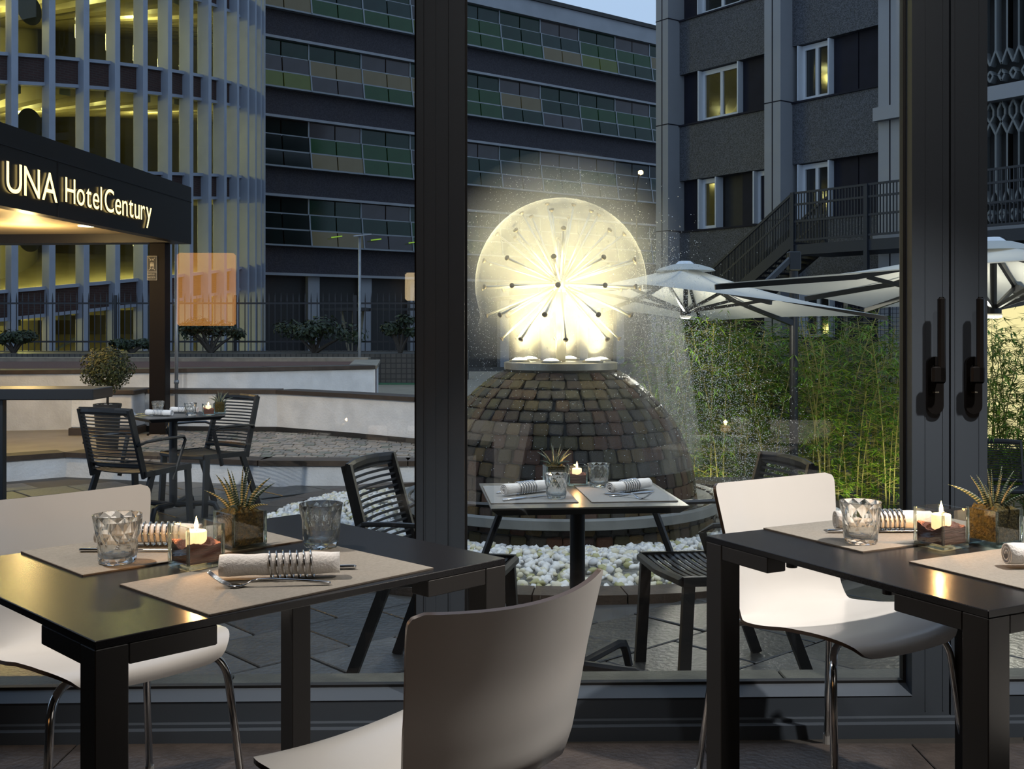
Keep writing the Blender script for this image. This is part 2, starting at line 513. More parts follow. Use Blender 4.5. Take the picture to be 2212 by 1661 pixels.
# ================================================================== shell chairs
def chair_mesh():
    prof = spline([(.235, .418), (.222, .440), (.17, .452), (.06, .446), (-.06, .437), (-.145, .443), (-.198, .480), (-.218, .55), (-.236, .64), (-.254, .71), (-.272, .775)], 81)
    S = [0]
    for a, c in zip(prof, prof[1:]): S.append(S[-1] + math.dist(a, c))
    T = S[-1]
    NV, NU = 54, 20
    def at(s):
        for i in range(len(S) - 1):
            if S[i + 1] >= s:
                u = (s - S[i]) / max(S[i + 1] - S[i], 1e-9)
                return tuple(a + (c - a) * u for a, c in zip(prof[i], prof[i + 1])), i / (len(S) - 1)
        return prof[-1], 1.0
    def hw(s):
        k = s / T
        pts = [(0, .212), (.12, .228), (.3, .235), (.42, .222), (.52, .200), (.62, .197), (.78, .208), (1.0, .228)]
        for a, c in zip(pts, pts[1:]):
            if k <= c[0]:
                u = (k - a[0]) / (c[0] - a[0]); u = u * u * (3 - 2 * u) * .5 + u * .5
                w = a[1] + (c[1] - a[1]) * u; break
        r0, r1 = .10, .022
        if s < r0: w = w - r0 * .75 + .75 * math.sqrt(max(0, r0 * r0 - (r0 - s) ** 2))
        if T - s < r1: t = T - s; w = w - r1 + math.sqrt(max(0, r1 * r1 - (r1 - t) ** 2))
        return w
    ss = []
    for i in range(NV):
        k = i / (NV - 1); ss.append(T * (.5 - .5 * math.cos(math.pi * k)) * .55 + T * k * .45)
    v = []; f = []
    for s in ss:
        (y, z), _ = at(s); w = hw(s); k = s / T
        back = min(1, max(0, (k - .46) / .16)); back = back * back * (3 - 2 * back)
        seat = 1 - min(1, max(0, (k - .25) / .25))
        for j in range(NU + 1):
            u = -1 + 2 * j / NU; x = w * u; q = (x / .228) ** 2
            v.append((x, y + back * .062 * q, z + .016 * q * seat + .012 * q * back * max(0, (k - .8) / .2)))
    for i in range(NV - 1):
        for j in range(NU):
            a = i * (NU + 1) + j
            f.append((a, a + 1, a + NU + 2, a + NU + 1))
    # thickness
    me = bpy.data.meshes.new('tmp'); me.from_pydata(v, [], f); me.update()
    nrm = [Vector(x.normal) for x in me.vertices]
    th = .0085; n = len(v)
    v2 = v + [tuple(Vector(p) - nn * th) for p, nn in zip(v, nrm)]
    f2 = [(q, 0) for q in f] + [(tuple(i + n for i in reversed(q)), 0) for q in f]
    W = NU + 1
    loop = [j for j in range(W)] + [i * W + NU for i in range(1, NV)] + [(NV - 1) * W + j for j in range(NU - 1, -1, -1)] + [i * W for i in range(NV - 2, 0, -1)]
    for a, c in zip(loop, loop[1:] + loop[:1]):
        f2.append(((c, a, a + n, c + n), 1))
    bpy.data.meshes.remove(me)
    b = MB()
    b.v = v2; b.f = [q for q, _ in f2]; b.m = [i for _, i in f2]
    me = b.mesh('seat_shell', [m_shell, m_shell_edge], True)
    try: me.set_sharp_from_angle(angle=R(50))
    except Exception: pass
    return me
shell_me = chair_mesh()
def leg_mesh(sx, sy):
    b = MB()
    pts = [(sx * .02, sy * .06 - .01, .424), (sx * .12, sy * .13 - .01, .424)]
    ax, ay = sx * .205, sy * .19 - .01; bx2, by2 = sx * .245, sy * .235 - .01
    d = Vector((ax, ay, .424)); e = Vector((bx2, by2, 0))
    k = Vector((sx * .212, sy * .198 - .01, .414))
    # rounded knee
    p0 = Vector((sx * .16, sy * .155 - .01, .424)); p1 = Vector((sx * .209, sy * .194 - .01, .424)); p2 = p1 + (e - p1) * .16
    for i in range(9):
        t = i / 8; pts.append(p0 * (1 - t) ** 2 + p1 * 2 * t * (1 - t) + p2 * t * t)
    pts.append(e + Vector((0, 0, .008)))
    b.tube(pts, .0095, 12)
    return b.mesh('leg', m_chrome, True)
leg_mes = [leg_mesh(sx, sy) for sx in (-1, 1) for sy in (-1, 1)]
glide_me = MB().cyl((0, 0, 0), (0, 0, .028), .0125, .0115, 12).mesh('glide', m_glide)
def shell_chair(loc, facing, label):
    rz = math.atan2(facing[1], facing[0]) - math.pi / 2
    c = empty('shell_chair', (loc[0], loc[1], 0), rz, label, 'chair', 'white shell chairs at the dining tables')
    link('seat_shell', shell_me, c)
    b = MB(); b.bevbox(-.07, .07, -.09, .07, .413, .434, .004); b.build('seat_mount', m_tableleg, c)
    i = 0
    for sx in (-1, 1):
        for sy in (-1, 1):
            l = link('leg', leg_mes[i], c); i += 1
            link('glide', glide_me, l, (sx * .245, sy * .235 - .01, 0))
    return c
shell_chair((-.148, 1.902), (-.735, .68), 'white shell chair showing its scuffed grey back, drawn up to the amber-sheened table')
shell_chair((-.961, 2.623), (.72, -.69), 'white shell chair with chrome legs, on the window side of the amber-sheened table')
shell_chair((.83, 2.865), (.53, -.85), 'brightly lit white shell chair, on the window side of the table below the door handles')
shell_chair((1.20, 1.90), (-.468, .884), 'white shell chair hidden but for its seat edge, at the table below the door handles')
# ================================================================== things on the tables
ZTOP = .74
def placemat(c, yaw, lx, ly, z, label, group='placemats'):
    o = empty('placemat', (c[0], c[1], z), yaw, label, 'placemat', group)
    b = MB(); b.bevbox(-lx / 2, lx / 2, -ly / 2, ly / 2, 0, .0032, .0008); b.build('mat_sheet', m_mat_grey if 'terrace' in group else m_mat_fab, o)
    b = MB()
    for (x0, x1, y0, y1) in ((-lx / 2, lx / 2, -ly / 2 - .0012, -ly / 2 + .0004), (-lx / 2, lx / 2, ly / 2 - .0004, ly / 2 + .0012), (-lx / 2 - .0012, -lx / 2 + .0004, -ly / 2, ly / 2), (lx / 2 - .0004, lx / 2 + .0012, -ly / 2, ly / 2)):
        b.box(x0, x1, y0, y1, 0, .0028)
    b.build('stitched_edge', m_mat_edge, o)
    return o

def tumbler_meshes():
    rnd = random.Random(5)
    n = 11; rows = [0, .004, .020, .040, .060, .080, .090]
    rad = [.0335, .0355, .0375, .0398, .0421, .0448, .0456]
    b = MB(); v = []; f = []
    for i, (z, r) in enumerate(zip(rows, rad)):
        for k in range(n):
            a = 2 * math.pi * (k + (.5 if i % 2 else 0)) / n
            d = 0 if i in (0, 1, len(rows) - 1) else rnd.uniform(-.0024, .0016)
            v.append(((r + d) * math.cos(a), (r + d) * math.sin(a), z))
    for i in range(len(rows) - 1):
        for k in range(n):
            a = i * n + k; c = i * n + (k + 1) % n; a2 = a + n; c2 = c + n
            if i % 2 == 0: f += [(a, c, a2), (c, c2, a2)]
            else: f += [(a, c2, a2), (a, c, c2)]
    f.append(tuple(range(n - 1, -1, -1)))
    b.add(v, f)
    # smooth inner wall, thick base
    inner = [(.0438, .0905), (.0428, .0895), (.0395, .060), (.0360, .030), (.0335, .015), (.028, .0115), (.0001, .0108)]
    m0 = len(b.v)
    b.lathe(inner, 36)
    # rim bridge
    rim0 = (len(rows) - 1) * n
    b.lathe([(.0456, .090), (.0450, .0908), (.0438, .0905)], 36)
    me = b.mesh('tumbler', m_tumbler, False)
    for p in me.polygons:
        if p.index >= len(f): p.use_smooth = True
    return me
tumbler_me = tumbler_meshes()
def tumbler(x, y, z, rz, label, s=1.0, group='cut glass tumblers'):
    o = link('tumbler', tumbler_me, None, (x, y, z), (0, 0, rz), (s, s, s))
    return tag(o, label, 'glass', group)

# rolled napkin: spiral of cloth, with a sprung wire ring around it
def napkin_mesh(L, r):
    b = MB(); turns = 2.6; n = 70; v = []; f = []; th = .0028
    for side in (0, 1):
        x = (-L / 2, L / 2)[side]
    rows = 14
    for i in range(rows + 1):
        x = -L / 2 + L * i / rows
        puff = 1 + .05 * math.sin(i * 1.3) * (1 if i not in (6, 7, 8) else 0)
        for k in range(n + 1):
            a = turns * 2 * math.pi * k / n
            q = r * (.25 + .75 * (k / n) ** .8) * puff
            v.append((x, q * math.cos(a), r + q * math.sin(a)))
    w = n + 1
    for i in range(rows):
        for k in range(n):
            a = i * w + k; f.append((a, a + 1, a + w + 1, a + w))
    nn = len(v)
    v2 = []
    for i in range(rows + 1):
        x = -L / 2 + L * i / rows
        for k in range(n + 1):
            p = Vector(v[i * w + k]); c = Vector((x, 0, r)); d = (p - c); v2.append(tuple(c + d * (1 - th / max(d.length, .003))))
    f2 = [tuple(reversed([q + nn for q in fc])) for fc in f]
    for k in range(n):
        f2.append((k + 1, k, k + nn, k + 1 + nn)); a = rows * w + k; f2.append((a, a + 1, a + 1 + nn, a + nn))
    b.add(v + v2, f + f2)
    return b.mesh('napkin_roll', m_linen, True)
napkin_me = napkin_mesh(.214, .0228)
napkin_me_s = napkin_me
def coil_mesh(r, turns, pitch):
    b = MB(); pts = []; N = int(turns * 26)
    for i in range(N + 1):
        a = 2 * math.pi * i / 26
        pts.append((-turns * pitch / 2 + pitch * i / 26, r * math.cos(a), .0228 + r * math.sin(a)))
    b.tube(pts, .0018, 6)
    return b.mesh('napkin_ring', m_steel, True)
coil_me = coil_mesh(.0243, 7, .0122)
coil_me4 = coil_mesh(.0243, 6, .0105)
def napkin(x, y, z, rz, label, ring_at=0.0, coil=None, s=1.0, group='rolled napkins'):
    o = empty('rolled_napkin', (x, y, z + .0015), rz, label, 'napkin', group)
    o.scale = (s, s, s)
    link('napkin_roll', napkin_me, o)
    link('napkin_ring', coil or coil_me, o, (ring_at, 0, 0))
    return o

def fork_mesh():
    b = MB()
    prof = [(-.108, .028), (-.098, .0195), (-.085, .010), (-.070, .003), (-.055, .0018), (-.045, .004), (-.034, .010), (-.022, .0125), (.0, .0125), (.05, .009), (.10, .004)]
    # tines
    for k in range(4):
        y = -.0095 + k * .00633
        b.tube([(x, y * (1 if i < 3 else .98), z) for i, (x, z) in enumerate(prof[:4])], [.0007, .0012, .0014, .0016], 6)
    pts = prof[3:7]
    ws = [.0125, .0115, .006, .003]
    v = []; f = []
    for (x, z), w in zip(pts, ws):
        v += [(x, -w, z - .0009), (x, w, z - .0009), (x, w, z + .0009), (x, -w, z + .0009)]
    for i in range(len(pts) - 1):
        a = i * 4
        f += [(a + 3, a + 2, a + 6, a + 7), (a + 1, a, a + 4, a + 5), (a, a + 3, a + 7, a + 4), (a + 2, a + 1, a + 5, a + 6)]
    f += [(0, 1, 2, 3)]
    b.add(v, f)
    b.tube([(x, 0, z) for x, z in prof[6:]] + [(.104, 0, .0035)], [.003, .003, .0034, .0042, .0052, .003], 10, flat=(1, .55))
    return b.mesh('fork', m_steel, True)
def knife_mesh():
    b = MB()
    b.tube([(-.112, 0, .0042), (-.108, 0, .0042), (-.04, 0, .0042), (-.005, 0, .0042), (.0, 0, .0042)], [.003, .0048, .0046, .0038, .003], 10, flat=(1, .85))
    v = []; f = []
    pr = [(-.002, .003), (.02, .0085), (.07, .0095), (.095, .006), (.106, .0005)]
    for x, w in pr:
        v += [(x, -.003, .0035), (x, w, .0035), (x, w, .0047), (x, -.003, .0052)]
    for i in range(len(pr) - 1):
        a = i * 4
        f += [(a, a + 1, a + 5, a + 4), (a + 3, a + 7, a + 6, a + 2), (a, a + 4, a + 7, a + 3), (a + 1, a + 2, a + 6, a + 5)]
    b.add(v, f + [(0, 3, 2, 1), (16, 17, 18, 19)])
    return b.mesh('knife', m_steel, True)
fork_me, knife_me = fork_mesh(), knife_mesh()
def cutlery(kind, x, y, z, rz, label, group='table cutlery'):
    o = link(kind, fork_me if kind == 'fork' else knife_me, None, (x, y, z), (0, 0, rz))
    return tag(o, label, kind, group)

# square glass holder with sand, candle and flame
def box_glass(h, s, base, parent):
    """walls of a square glass holder"""
    t = .0055; q = s / 2
    b = MB()
    for (x0, x1, y0, y1) in ((-q, q, -q, -q + t), (-q, q, q - t, q), (-q, -q + t, -q + t, q - t), (q - t, q, -q + t, q - t)):
        b.bevbox(x0, x1, y0, y1, base + .0002, h, .0015)
    b.build('glass_wall', m_cube_glass, parent)
    b = MB(); b.bevbox(-q, q, -q, q, 0, base, .003); b.build('glass_base', m_cube_base, parent)
    for (x, y) in ((-1, -1), (1, -1), (1, 1), (-1, 1)):
        b = MB(); b.cyl((x * (q - .003), y * (q - .003), base), (x * (q - .003), y * (q - .003), h - .001), .0032, n=8)
        b.build('glass_corner', m_cube_base, parent, smooth=True)
def sand_part(s, base, parent):
    q = s / 2 - .006; n = 14; b = MB(); rnd = random.Random(3)
    def hgt(x, y):
        rr = max(abs(x), abs(y)) / q
        return base + .031 + .010 * (math.sin(x * 70 + .6) * math.cos(y * 60)) + .003 * rnd.random() + .004 * (rr > .8)
    v = []; f = []
    for i in range(n + 1):
        for j in range(n + 1):
            x = -q + 2 * q * i / n; y = -q + 2 * q * j / n; v.append((x, y, hgt(x, y)))
    for i in range(n):
        for j in range(n):
            a = i * (n + 1) + j; f.append((a, a + n + 1, a + n + 2, a + 1))
    b.add(v, f, 0)
    ring = [i * (n + 1) for i in range(n + 1)] + [n * (n + 1) + j for j in range(1, n + 1)] + [i * (n + 1) + n for i in range(n - 1, -1, -1)] + [j for j in range(n - 1, 0, -1)]
    m0 = len(v)
    side = [v[k] for k in ring] + [(v[k][0], v[k][1], base + .0005) for k in ring]; m = len(ring)
    b.add(side, [(k, k + m, (k + 1) % m + m, (k + 1) % m) for k in range(m)], 1)
    b.build('sand', [m_sand_top, m_sand], parent)
def candle(x, y, z, yaw, label, power=1.3, s=.079):
    o = empty('glass_candle_holder', (x, y, z), yaw, label, 'candle holder', 'square glass candle holders')
    base = .011
    box_glass(.083, s, base, o)
    sand_part(s, base, o)
    b = MB(); b.lathe([(.0001, base + .002), (.0195, base + .002), (.0195, base + .056), (.0175, base + .058), (.010, base + .0565), (.0001, base + .056)], 24)
    cd = b.build('candle', m_wax, o, smooth=True)
    b = MB(); b.cyl((0, 0, base + .056), (.0005, 0, base + .062), .0008, n=6); b.build('wick', m_black, cd)
    b = MB(); b.lathe([(.0001, 0), (.0032, .003), (.0042, .008), (.0030, .015), (.0014, .021), (.0001, .026)], 12, (0, 0, base + .059)); b.build('flame', m_flame, cd, smooth=True)
    lp = light('candle_light', 'POINT', (x, y, z + base + .073), power * 1.5, (1, .50, .18), .006)
    return o

# zebra-striped succulent in a square glass
m_leaf = None
def zebra_mat():
    m = bpy.data.materials.new('zebra_leaf'); m.use_nodes = True
    nt = m.node_tree; N = nt.nodes; L = nt.links; b = N['Principled BSDF']; b.inputs['Roughness'].default_value = .45
    tc = N.new('ShaderNodeTexCoord'); w = N.new('ShaderNodeTexWave'); w.wave_type = 'BANDS'; w.bands_direction = 'Z'
    w.inputs['Scale'].default_value = 62; w.inputs['Distortion'].default_value = 1.2; w.inputs['Detail'].default_value = 1; w.inputs['Detail Scale'].default_value = 30
    r = N.new('ShaderNodeValToRGB'); r.color_ramp.elements[0].position = .80; r.color_ramp.elements[1].position = .90
    r.color_ramp.elements[0].color = (.018, .048, .024, 1); r.color_ramp.elements[1].color = (.36, .36, .30, 1)
    L.new(tc.outputs['Object'], w.inputs['Vector']); L.new(w.outputs['Fac'], r.inputs['Fac']); L.new(r.outputs['Color'], b.inputs['Base Color'])
    return m
m_zebra = zebra_mat()
def leaf_mesh(seed, L, bend):
    b = MB(); pts = []; rs = []
    for i in range(9):
        t = i / 8
        pts.append((bend * t * t * L, 0, L * t * (1 - .12 * bend * t)))
        rs.append(.0050 * (1 - t) ** .75 * (.75 + .5 * math.sin(min(1, t * 3) * 1.57)) + .0003)
    b.tube(pts, rs, 8, flat=(1, .55))
    return b.mesh('leaf', m_zebra, True)
leaf_mes = [leaf_mesh(i, L, bd) for i, (L, bd) in enumerate(((.098, .10), (.088, .25), (.078, .45), (.066, .65), (.050, .55)))]
m_soil = m_moss
def succulent(x, y, z, yaw, label, s=.081, seed=1, scale=1.0):
    o = empty('potted_succulent', (x, y, z), yaw, label, 'potted plant', 'zebra succulents in square glasses')
    base = .011; rnd = random.Random(seed)
    box_glass(.078, s, base, o)
    q = s / 2 - .006
    b = MB(); n = 10; v = []; f = []
    for i in range(n + 1):
        for j in range(n + 1):
            xx = -q + 2 * q * i / n; yy = -q + 2 * q * j / n
            e = max(abs(xx), abs(yy)) / q
            v.append((xx, yy, base + .066 + (0.010 * rnd.random() + .006 * (1 - e)) * (e < .99)))
    for i in range(n):
        for j in range(n):
            a = i * (n + 1) + j; f.append((a, a + n + 1, a + n + 2, a + 1))
    b.add(v, f)
    b.box(-q, q, -q, q, base + .0005, base + .0655)
    b.build('moss', m_moss, o)
    k = 0
    for ring, (cnt, tilt, r0) in enumerate(((4, 4, .006), (6, 13, .012), (5, 30, .016))):
        for i in range(cnt):
            a = 2 * math.pi * (i + .5 * ring) / cnt + rnd.uniform(-.25, .25)
            me = leaf_mes[min(4, max(0, ring + rnd.choice((0, 0, 1))))]
            tl = R(tilt + rnd.uniform(-7, 9))
            lf = link('leaf', me, o, (r0 * math.cos(a), r0 * math.sin(a), base + .062))
            lf.rotation_euler = Euler((0, tl, a), 'XYZ')
            sc = rnd.uniform(.85, 1.12) * scale; lf.scale = (sc, sc, sc)
    return o

# ---- amber-sheened table (left)
zt = ZTOP + .0003; zm = ZTOP + .0040
placemat((-.423, 2.041), R(46), .476, .30, zt, 'taupe placemat under the fork and rolled napkin, on the amber-sheened table')
placemat((-.724, 2.320), R(44), .476, .30, zt, 'taupe placemat under the tumbler, along the window side of the amber-sheened table')
tumbler(-.766, 2.156, zm, .2, 'cut glass tumbler in front of a coil-ringed napkin, beside the candle on the amber-sheened table', 1.02)
tumbler(-.396, 2.305, zm, .9, 'cut glass tumbler behind the napkin with the fork, on the amber-sheened table', .99)
candle(-.606, 2.133, zt, TA_yaw, 'lit candle in a square glass of brown sand, on the amber-sheened table', 1.5)
succulent(-.566, 2.312, zt, TA_yaw, 'zebra succulent in a moss-filled square glass, on the amber-sheened table', seed=2)
napkin(-.421, 2.018, zm, R(8), 'white rolled napkin in a wire coil, fork before it, on the amber-sheened table', .02)
napkin(-.757, 2.318, zm, R(3), 'white rolled napkin behind the tumbler next to the candle, on the amber-sheened table', .03)
cutlery('fork', -.424, 1.955, zm, R(6), 'steel fork lying before the rolled napkin on the amber-sheened table')
cutlery('knife', -.405, 2.085, zm, R(184), 'steel knife with its handle sticking out behind the napkin on the amber-sheened table')
cutlery('knife', -.765, 2.252, zm, R(0), 'steel knife passing behind the tumbler beside the candle on the amber-sheened table')
# ---- table below the door handles (right)
placemat((.853, 2.505), TB_yaw, .476, .30, zt, 'taupe placemat under the tumbler and knife, on the table below the door handles')
placemat((1.055, 2.144), TB_yaw, .476, .30, zt, 'taupe placemat under the napkin and fork tips, on the table below the door handles')
tumbler(.738, 2.352, zm, .5, 'cut glass tumbler in front of a rolled napkin, on the table below the door handles', .96)
candle(.897, 2.322, zt, TB_yaw, 'lit candle in a square glass of layered sand, on the table below the door handles', 1.5)
succulent(1.020, 2.350, zt, TB_yaw, 'zebra succulent in a moss-filled square glass, on the table below the door handles', seed=7)
napkin(.828, 2.482, zm, R(1), 'white rolled napkin behind the tumbler, on the table below the door handles', .015, coil_me4)
napkin(1.045, 2.115, zm, R(3), 'white rolled napkin whose end and fork tines show, on the table below the door handles', .03)
cutlery('knife', .81, 2.46, zm, R(0), 'steel knife lying before the napkin behind the tumbler, on the table below the door handles')
cutlery('fork', 1.066, 2.160, zm, R(2), 'steel fork whose tines stick out beside the napkin, on the table below the door handles')
cutlery('knife', 1.07, 2.055, zm, R(2), 'steel knife lying beside the napkin end, on the table below the door handles')

# ================================================================== terrace furniture
m_patio = mat('anthracite_powder_coat', (.016, .017, .019), .42, 0.0, spec=.45)
m_patio_top = mat('grey_laminate_top', (.075, .075, .075), .32, var=.04, vscale=30, spec=.5)
def patio_chair_proto(label):
    c = empty('patio_chair', (0, 0, 0), 0, label, 'chair', 'slatted metal chairs on the terrace')
    for s in (-1, 1):
        b = MB(); b.bar((s * .235, -.13, .44), (s * .25, -.30, 0), .022, .042, (0, 1, 0)); b.build('leg', m_patio, c)
        b = MB(); b.bar((s * .235, .20, .43), (s * .24, .225, 0), .022, .045, (0, 1, 0)); b.build('leg', m_patio, c)
        b = MB(); b.bar((s * .222, -.19, .40), (s * .212, -.315, .85), .020, .040, (0, 1, 0)); b.build('back_post', m_patio, c)
        b = MB(); b.tube([(s * .225, -.26, .615), (s * .262, -.22, .638), (s * .27, -.10, .645), (s * .27, .12, .645), (s * .255, .155, .62), (s * .238, .06, .36)], .014, 6, flat=(1.2, .7)); b.build('armrest', m_patio, c)
        b = MB(); b.bar((s * .238, -.20, .425), (s * .238, .225, .435), .022, .035); b.build('seat_rail', m_patio, c)
    slat = MB().tube([(-.215, 0, 0), (-.11, -.020, 0), (0, -.026, 0), (.11, -.020, 0), (.215, 0, 0)], .0075, 6, flat=(1, .75)).mesh('back_slat', m_patio)
    for k in range(15):
        t = .20 + .725 * k / 14
        link('back_slat', slat, c, (0, -.19 - .125 * t, .40 + .45 * t))
    b = MB(); v = []
    pts = [(-.222, -.305, 0), (-.11, -.33, .004), (0, -.337, .006), (.11, -.33, .004), (.222, -.305, 0)]
    b.tube([(x, y - .003, .835 + z) for x, y, z in pts], .022, 8, flat=(.6, 1.1)); b.build('top_rail', m_patio, c)
    b = MB(); b.tube([(x, y + .115, .475) for x, y, z in pts], .014, 6, flat=(.7, 1.1)); b.build('lower_rail', m_patio, c)
    ss = MB().tube([(-.23, 0, 0), (-.12, 0, -.010), (0, 0, -.014), (.12, 0, -.010), (.23, 0, 0)], .010, 6, flat=(1, .6)).mesh('seat_slat', m_patio)
    for k in range(14):
        link('seat_slat', ss, c, (0, -.185 + k * .029, .437))
    b = MB(); b.tube([(-.235, .225, .432), (0, .235, .424), (.235, .225, .432)], .018, 6, flat=(1, 1)); b.build('front_rail', m_patio, c)
    return c
pc = patio_chair_proto('dark slatted metal armchair with its back to the dining room, at the far terrace table')
def face(o, loc, f):
    o.location = loc; o.rotation_euler = (0, 0, math.atan2(f[1], f[0]) - math.pi / 2)
pcs = [pc] + [copy_tree(pc) for _ in range(4)]
face(pcs[0], (-2.50, 7.46, ZG), (.42, .91))
face(pcs[1], (-2.30, 8.36, ZG), (-.55, -.83)); pcs[1]['label'] = 'dark slatted metal armchair facing the dining room, at the far terrace table'
face(pcs[2], (-.27, 4.36, ZG), (.956, -.29)); pcs[2]['label'] = 'dark slatted metal armchair left of the fountain table, its raked back beside the window post'
face(pcs[3], (.80, 4.40, ZG), (-.975, -.22)); pcs[3]['label'] = 'dark slatted metal armchair half hidden behind the brightly lit shell chair'
face(pcs[4], (4.62, 10.5, ZL), (-.3, -.95)); pcs[4]['label'] = 'slatted metal chair standing before the pale yellow wall'

def patio_table(name, c, yaw, lx, ly, z0, label, h=.74):
    t = empty(name, (c[0], c[1], z0), yaw, label, 'table', 'pedestal tables on the terrace')
    hx, hy = lx / 2, ly / 2
    b = MB(); b.prism([(-hx, -hy), (hx, -hy), (hx, hy), (-hx, hy)], h - .006, h)
    i = .028
    v = [(-hx, -hy, h - .006), (hx, -hy, h - .006), (hx, hy, h - .006), (-hx, hy, h - .006), (-hx + i, -hy + i, h - .030), (hx - i, -hy + i, h - .030), (hx - i, hy - i, h - .030), (-hx + i, hy - i, h - .030)]
    b.add(v, [(0, 4, 5, 1), (1, 5, 6, 2), (2, 6, 7, 3), (3, 7, 4, 0), (4, 7, 6, 5)], 1)
    b.build('tabletop', [m_patio_top, m_patio], t)
    b = MB(); b.cyl((0, 0, .085), (0, 0, h - .030), .029, n=20); b.build('pedestal', m_patio, t, auto=40)
    for k in range(4):
        a = math.pi / 4 + k * math.pi / 2; d = Vector((math.cos(a), math.sin(a), 0))
        b = MB(); b.tube([d * .02 + Vector((0, 0, .085)), d * .27 + Vector((0, 0, .105)), d * .315 + Vector((0, 0, .095)), d * .335 + Vector((0, 0, .06)), d * .355], [.020, .020, .020, .019, .017], 8); b.build('foot', m_patio, t, auto=40)
    return t
TC_yaw = R(5.5); TC = (.251, 4.262); ZC = ZG + .74
patio_table('patio_table', TC, TC_yaw, .712, .64, ZG, 'grey-topped pedestal table set for two, in front of the fountain')
TDc = (-2.47, 8.1); TD_yaw = R(38)
patio_table('patio_table', TDc, TD_yaw, .56, .56, ZG, 'grey-topped pedestal table between the two far terrace chairs')
zc = ZC + .0003; zcm = ZC + .004
placemat((.062, 4.245), TC_yaw, .318, .44, zc, 'grey placemat left of the table gap, before the fountain', 'placemats on the terrace')
placemat((.428, 4.275), TC_yaw, .318, .44, zc, 'grey placemat right of the table gap, before the fountain', 'placemats on the terrace')
tumbler(.165, 4.13, zcm, .3, 'cut glass tumbler next to the left napkin on the fountain table', 1.0)
tumbler(.345, 4.43, zcm, 1.1, 'cut glass tumbler next to the candle on the fountain table', 1.0)
candle(.262, 4.485, zc, R(4), 'lit candle in a square glass on the fountain table', .9, .077)
succulent(.172, 4.51, zc, R(10), 'zebra succulent in a dark square glass on the fountain table', seed=11)
napkin(.052, 4.235, zcm, R(38), 'white rolled napkin next to the succulent on the fountain table', .0)
napkin(.452, 4.285, zcm, R(40), 'white rolled napkin lying over a fork on the fountain table', .0)
cutlery('knife', .055, 4.12, zcm, R(37), 'steel knife before the left napkin on the fountain table')
cutlery('knife', .45, 4.21, zcm, R(212), 'steel knife before the right napkin on the fountain table')
cutlery('fork', .43, 4.15, zcm, R(140), 'steel fork sticking out from under the right napkin on the fountain table')
cutlery('fork', .02, 4.30, zcm, R(220), 'steel fork behind the left napkin on the fountain table')
# far terrace table
tumbler(-2.62, 8.22, zc, .3, 'tumbler at the far corner of the far terrace table')
tumbler(-2.32, 8.02, zc, .8, 'tumbler between napkin and candle on the far terrace table')
candle(-2.20, 8.05, zc, R(20), 'lit candle in a square glass on the far terrace table', .6, .085)
succulent(-2.16, 8.22, zc, R(10), 'small succulent in a glass behind the candle on the far terrace table', seed=4)
napkin(-2.53, 7.97, zc, R(-18), 'white rolled napkin before the tumblers on the far terrace table', 0)
napkin(-2.43, 8.24, zc, R(-10), 'white rolled napkin behind the tumbler on the far terrace table', 0)
cutlery('fork', -2.66, 8.0, zc, R(-30), 'fork beside the napkin on the far terrace table')
# tall dark table at the left edge
ht = empty('high_table', (-2.95, 6.55, ZG), 0, 'tall dark table with a thick top, standing before the ramp', 'table')
hz = P(0, 840, 6.4).z - ZG
b = MB(); b.bevbox(-.75, .54, -.16, .16, hz - .064, hz, .004); b.build('tabletop', m_patio, ht)
for (lx_, ly_) in ((-.02, -.10), (-.70, -.10), (-.70, .10)):
    b = MB(); b.bevbox(lx_ - .025, lx_ + .025, ly_ - .025, ly_ + .025, 0, hz - .065, .002); b.build('leg', m_patio, ht)
# ================================================================== terrace ground
rnd = random.Random(11)
FC = Vector((.344, 7.86, 0))        # fountain centre
m_ground = mat('dark_wet_mortar', (.040, .040, .038), .55, var=.2, vscale=6)
b = MB(); b.box(-9, 2.5, 3.40, 10.3, ZG - .15, ZG - .012); b.box(2.5, 6.5, 3.40, 6.3, ZG - .15, ZG - .012)
terrace = tag(b.build('terrace_ground', m_ground), kind='structure')
m_slab = [mat('paving_%s' % n, c, .33, col2=c2, vscale=5, bump=.5, bscale=35, tint_rand=.25) for n, c, c2 in (('grey', (.050, .049, .046), (.085, .083, .077)), ('wet', (.020, .020, .018), (.042, .041, .038)), ('warm', (.044, .040, .033), (.078, .071, .060)))]
S = .44
slab_me = [MB().bevbox(-S / 2 + .006, S / 2 - .006, -S / 2 + .006, S / 2 - .006, -.03, 0, .004).mesh('paving_slab', m) for m in m_slab]
cnt = 0
a45 = R(42)
for i in range(-28, 29):
    for j in range(-28, 29):
        x = .3 + (i * S + (j % 2) * S * .5) * math.cos(a45) - j * S * math.sin(a45)
        y = 6 + (i * S + (j % 2) * S * .5) * math.sin(a45) + j * S * math.cos(a45)
        if not (3.6 < y < 9.75): continue
        px = CX + x / y * FPX
        if px < -160 or px > 2300 or x > 2.3 and y > 6.0: continue
        if (Vector((x, y, 0)) - FC).length < 2.35: continue
        if y > 9.1 and x > 2.2: continue
        cnt += 1
        if cnt > 298: continue
        w = 1 if (Vector((x, y, 0)) - FC).length < 3.3 else rnd.choice((0, 0, 2))
        link('paving_slab', slab_me[w], terrace, (x, y, ZG + rnd.uniform(-.002, .002)), (rnd.uniform(-.004, .004), rnd.uniform(-.004, .004), a45))
b = MB(); b.box(-40, 60, 9.8, 120, ZL - .2, ZL - .001); b.box(2.5, 60, 6.3, 9.8, ZL - .2, ZL - .001)
m_low = mat('dark_garden_ground', (.035, .033, .03), .8, col2=(.06, .055, .045), vscale=2, bump=.3, bscale=20)
